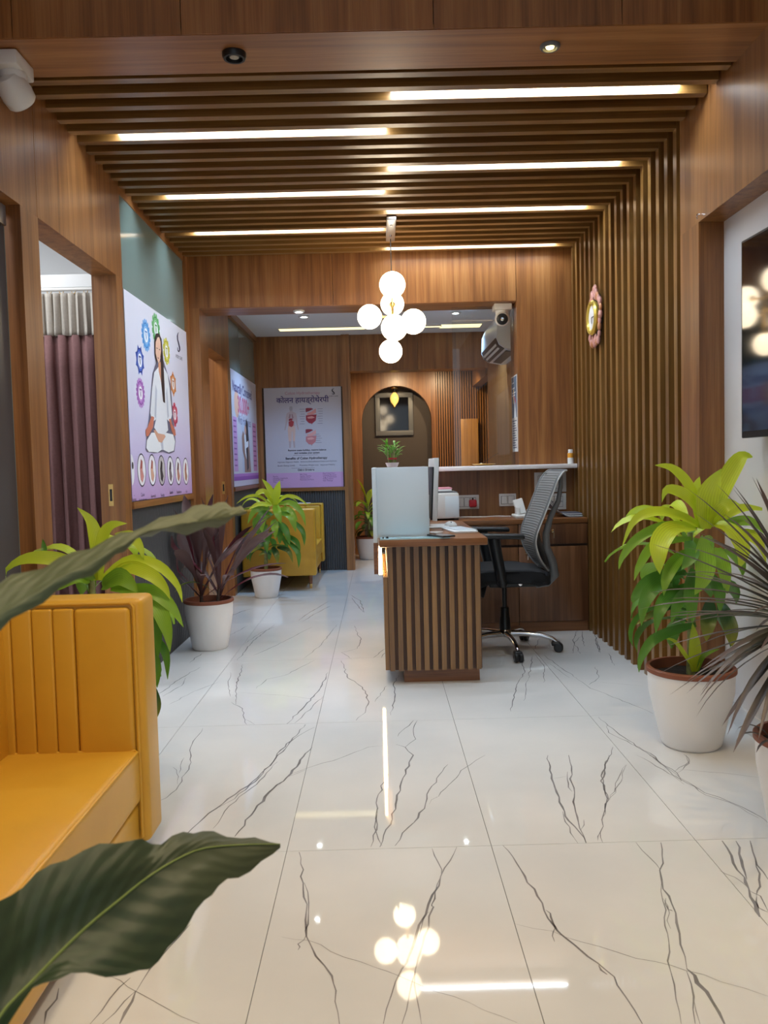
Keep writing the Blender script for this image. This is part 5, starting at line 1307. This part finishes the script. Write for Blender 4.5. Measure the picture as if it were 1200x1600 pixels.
# ================================================================== RECEPTION DESK
dk = thing('reception_desk', 'wooden slatted reception desk with white raised screen', 'desk', (0.27, 4.7, 0))
ZT = 0.737
bx('desk_top', 'desk_x', dk, -0.005, 0.530, 4.085, 5.345, ZT - 0.036, ZT, r=0.003)
bx('end_panel', 'groove', dk, 0.032, 0.500, 4.150, 4.185, 0.072, ZT - 0.036)
sl = None
for k in range(11):
    x = 0.047 + k * 0.0434
    if sl is None: sl = MB().box(x - 0.0125, x + 0.0125, 4.128, 4.150, 0.072, ZT - 0.037).build('slat', 'slat_z', dk)
    else: copy_at(sl, (x, 4.139, (0.072 + ZT - 0.037) / 2), dk)
sl2 = None
for k in range(26):
    y = 4.165 + k * 0.0434
    if sl2 is None: sl2 = MB().box(0.012, 0.032, y - 0.0135, y + 0.0135, 0.072, 0.545).build('side_slat', 'slat_z', dk)
    else: copy_at(sl2, (0.022, y, 0.3085), dk)
bx('front_panel', 'backing', dk, 0.032, 0.060, 4.185, 5.30, 0.072, ZT - 0.036)
bx('plinth', 'desk_x', dk, 0.106, 0.490, 4.185, 4.43, 0.0, 0.072)
bx('screen_panel', 'white_laminate', dk, -0.012, 0.252, 4.215, 4.235, ZT, 1.094, r=0.002)
bx('side_screen', 'white_laminate', dk, -0.034, -0.012, 4.195, 5.60, 0.715, 1.094, r=0.002)
bx('screen_shelf', 'white_laminate', dk, -0.012, 0.252, 4.235, 4.42, 1.076, 1.094)
bx('lower_fascia', 'desk_x', dk, -0.034, -0.012, 4.195, 5.60, 0.555, 0.714)
bx('led_strip', 'led_warm', dk, -0.010, 0.008, 4.207, 5.60, 0.552, 0.560)
bx('led_strip', 'led_warm', dk, -0.008, 0.004, 4.200, 4.206, 0.565, 0.697)

def at_y(u, v, y): return px(u, v, y)
# things on the desk
gs = tag(bx('glass_sheet', 'cyan_sheet', None, 0.000, 0.345, 4.092, 4.205, ZT + 0.0003, ZT + 0.006), 'pale blue glass sheet on the desk corner', 'glass sheet')
ph = thing('mobile_phone', 'black mobile phone lying on the blue glass sheet', 'phone', (0.30, 4.14, ZT + 0.0065))
mt = Matrix.Translation((0.305, 4.15, ZT + 0.0065)) @ Matrix.Rotation(R(28), 4, 'Z')
m = MB(); m.rbox(-0.038, 0.038, -0.075, 0.075, 0, 0.008, 0.003, 2, mt); m.build('body', 'black_plastic', ph, True)
m = MB(); m.rbox(-0.035, 0.035, -0.072, 0.072, 0.008, 0.0088, 0.0003, 1, mt); m.build('screen', 'screen_black', ph)
tn = thing('trinkets', 'two tiny black clips on the blue glass sheet', 'clip', (0.02, 4.12, ZT + 0.0065))
for xx, s in ((0.012, .004), (0.030, .006)): MB().rbox(xx, xx + s * 2, 4.115, 4.128, ZT + 0.0065, ZT + 0.0065 + s * 1.3, 0.0012, 2).build('clip', 'black_plastic', tn, True)
mn = thing('monitor', 'slim white monitor on the desk seen from its edge', 'monitor', (0.315, 4.85, ZT))
mx_ = Matrix.Translation((0.312, 4.87, 0.965)) @ Matrix.Rotation(R(3), 4, 'Y')
for nm, b, mt_, r_ in (('casing', (-0.010, 0.016, -0.27, 0.27, -0.175, 0.175), 'white_plastic', .003), ('back_cover', (-0.019, -0.010, -0.262, 0.262, -0.170, 0.125), 'black_plastic', .003), ('screen', (0.016, 0.0175, -0.258, 0.258, -0.150, 0.165), 'screen_black', .0005)):
    m = MB(); m.rbox(*b, r=r_, seg=2, mtx=mx_); m.build(nm, mt_, mn, True)
bx('stand_neck', 'white_plastic', mn, 0.270, 0.292, 4.82, 4.92, ZT + 0.008, 0.93, r=0.004)
bx('stand_foot', 'white_plastic', mn, 0.22, 0.40, 4.74, 5.0, ZT + 0.0003, ZT + 0.010, r=0.003)
mp = thing('paper_pad', 'stack of white sheets and notepad on the desk', 'notepad', (0.42, 4.6, ZT))
m = MB(); m.rbox(-0.065, 0.065, -0.16, 0.16, 0, 0.009, 0.001, 1, Matrix.Translation((0.435, 4.56, ZT + 0.0004)) @ Matrix.Rotation(R(8), 4, 'Z')); m.build('pad', 'paper', mp)
m = MB(); m.rbox(-0.055, 0.055, -0.13, 0.13, 0.0095, 0.012, 0.0005, 1, Matrix.Translation((0.44, 4.58, ZT + 0.0004)) @ Matrix.Rotation(R(14), 4, 'Z')); m.build('sheet', 'white_laminate', mp)
ms = thing('computer_mouse', 'white computer mouse behind the notepad', 'mouse', (0.42, 4.86, ZT))

m = MB(); m.sphere((0, 0, 0), 0.034, 20, 10, (1.15, 1.7, 1.0)); m.v = [(p[0] + 0.415, p[1] + 4.86, max(ZT + 0.0005, ZT + 0.0005 + p[2])) for p in m.v]; m.build('shell', 'white_plastic', ms, 'all')
MB().box(0.413, 0.417, 4.805, 4.84, ZT + 0.028, ZT + 0.033).build('wheel', 'black_plastic', ms)
rd = thing('coin_tray', 'small round grey dish beside the white screen', 'dish', (0.29, 4.34, ZT))
MB().lathe([(1e-6, 0.0005), (0.036, 0.0005), (0.042, 0.012), (0.038, 0.012), (0.033, 0.004), (1e-6, 0.004)], (0.292, 4.36, ZT), 28).build('dish', 'white_plastic', rd, True)

# lucky bamboo on the white screen
lb = thing('lucky_bamboo', 'small lucky bamboo in a glass bowl on the white screen', 'plant', (0.073, 4.33, 1.0942))
bxc, byc, bz = 0.073, 4.33, 1.0945
MB().lathe([(1e-6, 0), (0.026, 0), (0.036, 0.024), (0.034, 0.024), (0.025, 0.003), (1e-6, 0.003)], (bxc, byc, bz), 24).build('bowl', 'bowl_pink', lb, True)
MB().lathe([(1e-6, 0.003), (0.025, 0.003), (0.031, 0.015), (1e-6, 0.016)], (bxc, byc, bz), 20).build('pebbles', 'terracotta', lb, True)
rr = random.Random(2)
for i in range(13):
    a = i * 2.4; r_ = 0.006 + 0.014 * (i / 13) ** .5; h_ = rr.uniform(.06, .10)
    p0 = Vector((bxc + r_ * math.cos(a), byc + r_ * math.sin(a), bz + 0.012)); p1 = p0 + Vector((0.7 * r_ * math.cos(a), 0.7 * r_ * math.sin(a), h_))
    MB().tube([p0, (p0 + p1) / 2, p1], 0.0026, 6).build('stalk', 'leaf_bamboo' if i % 2 else 'cane', lb, True)
    for k in range(3):
        leaf(p1 - Vector((0, 0, 0.012 * k)), a + rr.uniform(-1.2, 1.2), R(rr.uniform(30, 75)), rr.uniform(.045, .07), .013, R(rr.uniform(30, 80)), 'leaf_bamboo', lb, seg=5, pet=.02)
MB().lathe([(0.024, 0.040), (0.0255, 0.044), (0.0245, 0.049), (0.022, 0.045)], (bxc, byc, bz), 24).build('ribbon', 'red', lb, True)

# ================================================================== OFFICE CHAIR (faces left)
ch = thing('office_chair', 'office chair with grey mesh back and black arms', 'chair', (0.72, 4.84, 0))
CX, CY = 0.72, 4.84
for a in (-13, 59, 131, 203, 275):
    d = Vector((math.cos(R(a)), math.sin(R(a)), 0)); c0 = Vector((CX, CY, 0))
    g = MB().tube([c0 + d * 0.02 + Vector((0, 0, .105)), c0 + d * 0.12 + Vector((0, 0, .105)), c0 + d * 0.21 + Vector((0, 0, .096)), c0 + d * 0.27 + Vector((0, 0, .078)), c0 + d * 0.295 + Vector((0, 0, .060))], [.019, .017, .015, .013, .011], 10).build('base_leg', 'chrome', ch, True)
    w0 = c0 + d * 0.295; sd = Vector((-d.y, d.x, 0))
    MB().tube([w0 + Vector((0, 0, .062)), w0 + Vector((0, 0, .030))], 0.006, 8).build('caster_stem', 'black_plastic', g, True)
    for s in (-1, 1):
        m = MB(); q = sd.to_track_quat('Z', 'Y').to_matrix().to_4x4(); q.translation = w0 + sd * s * 0.014 + d * 0.012 + Vector((0, 0, 0.0275))
        m.lathe([(1e-6, -.011), (.022, -.011), (.027, -.006), (.027, .006), (.022, .011), (1e-6, .011)], n=20); m.v = [tuple(q @ Vector(p)) for p in m.v]; m.build('caster_wheel', 'black_plastic', g, True)
    m = MB(); m.rbox(-0.028, 0.022, -0.023, 0.023, 0.036, 0.062, 0.008, 3, Matrix.Translation(w0) @ Matrix.Rotation(math.atan2(d.y, d.x), 4, 'Z')); m.build('caster_hood', 'black_plastic', g, True)
MB().lathe([(1e-6, .085), (.036, .085), (.040, .095), (.040, .118), (.034, .128), (1e-6, .128)], (CX, CY, 0), 24).build('hub', 'chrome', ch, True)
MB().lathe([(.034, .120), (.030, .20), (.027, .205), (.025, .255), (.023, .258), (.014, .258), (.014, .40)], (CX, CY, 0), 20).build('gas_lift', 'black_plastic', ch, True)
bx('tilt_mechanism', 'black_plastic', ch, 0.62, 0.90, CY - 0.09, CY + 0.09, 0.385, 0.425, r=0.012)
for xx in (0.71, 0.80):
    MB().lathe([(1e-6, -.004), (.011, -.003), (.011, 0)], (xx, CY - 0.09, 0.405), 12, 'y').build('bolt', 'chrome', ch, True)
MB().tube([(0.60, CY - 0.05, 0.405), (0.575, CY - 0.07, 0.37), (0.565, CY - 0.075, 0.335)], [.016, .028, .026], 14).build('tension_knob', 'black_plastic', ch, True)
# seat: padded, waterfall front
bm = bmesh.new(); bmesh.ops.create_cube(bm, size=1)
for v in bm.verts: v.co = Vector((0.715 + v.co.x * 0.50, CY + v.co.y * 0.48, 0.458 + v.co.z * 0.07))
bmesh.ops.subdivide_edges(bm, edges=bm.edges[:], cuts=7, use_grid_fill=True)
for v in bm.verts:
    fx = (v.co.x - 0.715) / 0.25; fy = (v.co.y - CY) / 0.24
    v.co.z += 0.012 * (abs(fy) ** 2) * (1 if v.co.z > 0.46 else 0) - 0.018 * max(0, fx) ** 3 - 0.02 * max(0, -fx) ** 4
    k = 1 - 0.10 * (abs(fx) ** 4) * (abs(fy) ** 1); v.co.y = CY + (v.co.y - CY) * k; v.co.x = 0.715 + (v.co.x - 0.715) * (1 - 0.07 * abs(fy) ** 4)
e = [e for e in bm.edges if len(e.link_faces) == 2 and e.calc_face_angle() > 0.9]
bmesh.ops.bevel(bm, geom=e, offset=0.026, segments=4, profile=0.5, affect='EDGES')
m = MB(); m.bm(bm); m.build('seat', 'black_fabric', ch, True)
# backrest: side profile (x, z) swept across the width, slightly dished
prof = [(1.040, 1.050), (1.018, 1.042), (0.985, 1.000), (0.955, 0.930), (0.915, 0.830), (0.880, 0.745), (0.862, 0.690), (0.860, 0.640), (0.878, 0.580), (0.905, 0.530), (0.945, 0.480)]
prof = smooth(prof, 30)
def back_pt(i, f):
    x, z = prof[i]; s = i / 30
    hw = 0.235 * (0.86 + 0.14 * math.sin(PI * min(1, s * 1.3))) * (1 - 0.45 * max(0, (s - .72) / .28) ** 1.6)
    y = CY + (f * 2 - 1) * hw
    return Vector((x - 0.0 + 0.030 * (1 - (f * 2 - 1) ** 2), y, z))
mesh_b = MB(); K = 12
for i in range(31):
    for k in range(K + 1): mesh_b.v.append(tuple(back_pt(i, k / K)))
for i in range(30):
    for k in range(K): q = i * (K + 1) + k; mesh_b.f.append((q, q + 1, q + K + 2, q + K + 1))
def netmat():
    m, t, N, L, B = nt('chair_net')
    g = N.new('ShaderNodeNewGeometry'); sp = N.new('ShaderNodeSeparateXYZ'); L.new(g.outputs['Position'], sp.inputs[0])
    s = N.new('ShaderNodeMath'); s.operation = 'MULTIPLY'; s.inputs[1].default_value = 2 * PI / 0.014; L.new(sp.outputs['Z'], s.inputs[0])
    sn = N.new('ShaderNodeMath'); sn.operation = 'SINE'; L.new(s.outputs[0], sn.inputs[0])
    r = N.new('ShaderNodeMapRange'); r.inputs[1].default_value = -1; r.inputs[2].default_value = 1; L.new(sn.outputs[0], r.inputs[0])
    c = N.new('ShaderNodeValToRGB'); c.color_ramp.elements[0].color = (0.12, 0.122, 0.125, 1); c.color_ramp.elements[1].color = (0.25, 0.252, 0.255, 1)
    L.new(r.outputs[0], c.inputs[0]); L.new(c.outputs[0], B.inputs['Base Color']); B.inputs['Roughness'].default_value = 0.55
    bp = N.new('ShaderNodeBump'); bp.inputs['Strength'].default_value = 0.6; bp.inputs['Distance'].default_value = 0.003; L.new(r.outputs[0], bp.inputs['Height']); L.new(bp.outputs[0], B.inputs['Normal'])
netmat()
bo = mesh_b.build('mesh_back', 'chair_net', ch, 'all', fix=False)
so = bo.modifiers.new('thickness', 'SOLIDIFY'); so.thickness = 0.006
loop = [back_pt(i, 0) for i in range(31)] + [back_pt(30, k / 8) for k in range(1, 8)] + [back_pt(30 - i, 1) for i in range(31)] + [back_pt(0, 1 - k / 8) for k in range(1, 8)]
MB().tube([p + Vector((0.004, 0, 0)) for p in loop], 0.0085, 8, closed=True).build('back_frame', 'mid_grey', ch, True)
MB().tube([p + Vector((0.010, -0.007, 0.002)) for p in [back_pt(i, 0) for i in range(31)]], 0.0045, 6).build('silver_trim', 'silver_trim', ch, True)
MB().tube([p + Vector((0.010, 0.007, 0.002)) for p in [back_pt(i, 1) for i in range(31)]], 0.0045, 6).build('silver_trim', 'silver_trim', ch, True)
for s in (-1, 1):
    MB().tube([(0.90, CY + s * 0.02, 0.395), (0.965, CY + s * 0.03, 0.405), (1.005, CY + s * 0.05, 0.450), (0.985, CY + s * 0.09, 0.53), (0.945, CY + s * 0.13, 0.62), (0.938, CY + s * 0.16, 0.70), (0.962, CY + s * 0.17, 0.79), (1.005, CY + s * 0.18, 0.88), (1.018, CY + s * 0.185, 0.96), (1.020, CY + s * 0.19, 1.035)], [.026, .028, .028, .025, .022, .020, .017, .014, .012, .010], 10).build('back_spine', 'mid_grey', ch, True)
    ya = CY + s * 0.265
    m = MB(); m.rbox(0.538, 0.795, ya - 0.040, ya + 0.040, 0.690, 0.718, 0.012, 4)
    m.v = [(p[0], p[1], p[2] - 0.030 * max(0, (p[0] - 0.62) / 0.155) ** 2 * (0.3) - 0.008 * max(0, (0.60 - p[0]) / .12) ** 2) for p in m.v]
    ar = m.build('arm_pad', 'black_plastic', ch, True)
    MB().tube([(0.625, ya, 0.700), (0.640, ya, 0.60), (0.660, ya, 0.50), (0.672, ya - s * 0.02, 0.43), (0.680, ya - s * 0.10, 0.415), (0.690, ya - s * 0.19, 0.412)], [.036, .032, .030, .028, .020, .018], 12).build('arm_post', 'black_plastic', ch, True)

# ================================================================== BACK COUNTER
YF = 5.352
wt = tag(bx('worktop', 'desk_x', None, 0.205, 1.343, 5.349, 5.769, ZT - 0.033, ZT, r=0.003), 'wooden worktop of the back counter under the white ledge', 'worktop')
def key_lock(par, x, z):
    k = MB().lathe([(.010, 0), (.010, -.006), (.006, -.009), (1e-6, -.009)], (x, YF, z), 16, 'y').build('lock', 'brass', par, True)
    MB().tube([(x + .009 * math.cos(t), YF - .012, z + .004 + .009 * math.sin(t)) for t in [2 * PI * i / 12 for i in range(12)]], .002, 6, closed=True).build('key', 'chrome', k, True)
    bx('key', 'chrome', k, x + 0.003, x + 0.009, YF - .013, YF - .011, z - .045, z - .006)
def unit(label, x0, x1, lock_d, lock_b):
    t = thing('cabinet_unit', label, 'cabinet', ((x0 + x1) / 2, 5.55, 0), 'wooden cabinets of the back counter')
    bx('carcass', 'backing', t, x0 + .002, x1 - .002, YF + 0.02, 5.765, 0.066, ZT - 0.034)
    bx('kick_board', 'desk_x', t, x0 + .002, x1 - .002, YF + 0.012, YF + 0.025, 0.0, 0.066)
    d = bx('drawer', 'desk_z', t, x0 + .002, x1 - .002, YF, YF + 0.02, 0.572, ZT - 0.036, r=.0015)
    if lock_d: key_lock(d, lock_d, 0.655)
    d = bx('door', 'desk_z', t, x0 + .002, x1 - .002, YF, YF + 0.02, 0.070, 0.556, r=.0015)
    if lock_b: key_lock(d, lock_b, 0.52)
wood('desk_z', 'z', (0.10, 0.036, 0.014), (0.18, 0.073, 0.028), (0.26, 0.115, 0.05), 0.38, 0.2)
unit('wooden cabinet with drawer behind the desk, left of the office chair back', 0.53, 0.893, None, None)
unit('wooden cabinet with keys in its locks beside the slat wall', 0.893, 1.343, 1.115, 0.945)

def plate(label, u0, u1, v0, v1, y, sw, cat='switch plate', rows=1):
    a, b = px(u0, v1, y), px(u1, v0, y)
    t = thing('switch_plate', label, cat, ((a.x + b.x) / 2, y, a.z), 'white switch plates above the back counter')
    bx('cover', 'white_plastic', t, a.x, b.x, y - 0.010, y - 0.0004, a.z, b.z, r=0.002)
    W, H = b.x - a.x, b.z - a.z
    for r_ in range(rows):
        for k in range(sw):
            x0 = a.x + W * (0.10 + 0.80 * k / sw) + .003; x1 = a.x + W * (0.10 + 0.80 * (k + 1) / sw) - .003
            z0 = a.z + H * (0.16 + 0.68 * r_ / rows) + .003; z1 = a.z + H * (0.16 + 0.68 * (r_ + 1) / rows) - .003
            s = bx('switch', 'black_plastic', t, x0 - .0016, x1 + .0016, y - 0.0106, y - 0.0099, z0 - .0016, z1 + .0016)
            bx('rocker', 'white_plastic', s, x0, x1, y - 0.013, y - 0.0105, z0, z1, r=.001)
    return t
plate('white switch plate behind the printer with the red plug', 702, 748, 773, 796, Y1 + 0.02, 4)
plate('small white switch plate in the middle of the back counter', 780, 806, 771, 791, Y1 + 0.02, 2)
plate('tall white switch plate behind the office chair, upper one', 835, 884, 737, 769.5, Y1, 3, rows=2)
plate('tall white switch plate behind the office chair, lower one', 835, 884, 770.5, 797, Y1, 3, rows=2)
rp = thing('plug', 'red plug in the white switch plate', 'plug', tuple(px(738, 790, 5.765)))
a = px(738.5, 786, 5.765)
MB().rbox(a.x - .026, a.x + .026, a.y - 0.03, a.y + 0.010, a.z - .028, a.z + .024, .010, 3).build('body', 'red', rp, True)
MB().lathe([(.006, .024), (.005, .036), (1e-6, .036)], (a.x, a.y - .01, a.z), 10).build('pin', 'dark_seam', rp, True)

pr = thing('printer', 'pale grey printer on the back counter behind the monitor', 'printer', (0.43, 5.55, ZT))
bx('body', 'white_plastic', pr, 0.26, 0.520, 5.42, 5.74, ZT + 0.012, 0.915, r=.008)
bx('side_cover', 'white_laminate', pr, 0.43, 0.5215, 5.4185, 5.73, ZT + 0.02, 0.895, r=.002)
bx('lid', 'mid_grey', pr, 0.30, 0.515, 5.45, 5.72, 0.915, 0.922, r=.003)
for xx in (0.29, 0.49):
    bx('foot', 'black_plastic', pr, xx, xx + .025, 5.43, 5.455, ZT + 0.0003, ZT + 0.014)
pk = thing('file_stack', 'pink and white files lying on the printer', 'files', (0.42, 5.58, 0.9223))
for k, (c, z0, z1, dx) in enumerate((('mid_grey', .9225, .929, 0), ('paper', .929, .940, -.008), ('pink', .940, .949, -.004))):
    m = MB(); m.rbox(0.33 + dx, 0.485 + dx, 5.455, 5.69, z0, z1, .0012, 1, None); m.build('file', c, pk)

ip = thing('desk_phone', 'white desk phone with raised handset on the back counter', 'telephone', (0.99, 5.55, ZT))
a = px(806, 812, 5.50); x0 = a.x
m = MB(); m.rbox(x0 - 0.01, x0 + 0.16, 5.44, 5.62, ZT + 0.0004, ZT + 0.022, .006, 3); m.build('base', 'white_plastic', ip, True)
m = MB(); m.rbox(-0.032, 0.032, -0.012, 0.012, 0, 0.105, .006, 3, Matrix.Translation((x0 + 0.045, 5.53, ZT + 0.022)) @ Matrix.Rotation(R(-14), 4, 'Y') @ Matrix.Rotation(R(-12), 4, 'X')); m.build('handset', 'white_plastic', ip, True)
m = MB(); m.rbox(x0 + 0.005, x0 + 0.03, 5.50, 5.57, ZT + 0.02, ZT + 0.07, .004, 2); m.build('cradle', 'white_plastic', ip, True)
m = MB(); m.rbox(x0 + 0.09, x0 + 0.15, 5.50, 5.60, ZT + 0.022, ZT + 0.05, .004, 2); m.build('display', 'white_laminate', ip, True)
cb = MB().tube([tuple(Vector((0.53 + 0.045 * i, 5.66 + 0.02 * math.sin(i * 1.3), ZT + 0.004))) for i in range(11)], 0.003, 6).build('cable', 'white_plastic', None, True)
tag(cb, 'thin white cable lying along the back counter', 'cable')
pp = thing('paper_stack', 'curled pile of papers at the right end of the back counter', 'papers', (1.25, 5.58, ZT))
for k in range(5):
    m = MB(); n = 10
    for i in range(n + 1):
        f = i / n; x = 1.115 + 0.222 * f; z = ZT + 0.002 + 0.006 * k + (0.14 - 0.014 * k) * max(0, 1 - f * (1.5 + .12 * k)) ** 2
        for yy in (5.45 + .006 * k, 5.68 - .004 * k): m.v.append((x, yy, z))
    for i in range(n): m.f.append((2 * i, 2 * i + 1, 2 * i + 3, 2 * i + 2))
    o = m.build('sheet', 'paper' if k % 2 else 'dark_file', pp, 'all', fix=False) if 'dark_file' in MATS else None
    if o is None:
        pbr('dark_file', (0.10, 0.10, 0.13), 0.5); o = m.build('sheet', 'dark_file', pp, 'all', fix=False)
    s = o.modifiers.new('thickness', 'SOLIDIFY'); s.thickness = 0.0035; s.offset = 1

# on the white ledge
ZL = 1.0873
ic = thing('incense_plate', 'gold incense plate with a slanting stick on the white ledge', 'incense holder', (0.70, 5.72, ZL))
a = px(756, 729, 5.72)
MB().lathe([(1e-6, 0), (.055, 0), (.078, .010), (.080, .013), (.074, .011), (.052, .004), (1e-6, .004)], (a.x, 5.72, ZL), 32).build('plate', 'brass', ic, True)
MB().lathe([(.022, .003), (.018, .016), (.008, .020), (1e-6, .020)], (a.x - 0.012, 5.72, ZL), 16).build('cone', 'brass', ic, True)
MB().tube([(a.x - 0.012, 5.72, ZL + .015), (a.x + 0.098, 5.72, ZL + .085)], .0022, 6).build('stick', 'dark_cane', ic, True)
pbr('orange_label', (0.75, 0.33, 0.03), 0.5)
bt = thing('tablet_bottle', 'small white bottle with orange label at the end of the white ledge', 'bottle', (1.325, 5.70, ZL))
MB().lathe([(1e-6, 0), (.019, 0), (.020, .004), (.020, .070), (.015, .078), (1e-6, .078)], (1.318, 5.70, ZL), 20).build('body', 'white_plastic', bt, True)
MB().lathe([(.016, .076), (.016, .094), (.014, .097), (1e-6, .097)], (1.318, 5.70, ZL), 20).build('cap', 'paper', bt, True)
m = MB(); m.lathe([(.0204, .040), (.0204, .072)], (1.318, 5.70, ZL), 20); m.build('label_band', 'orange_label', bt, True, fix=False)
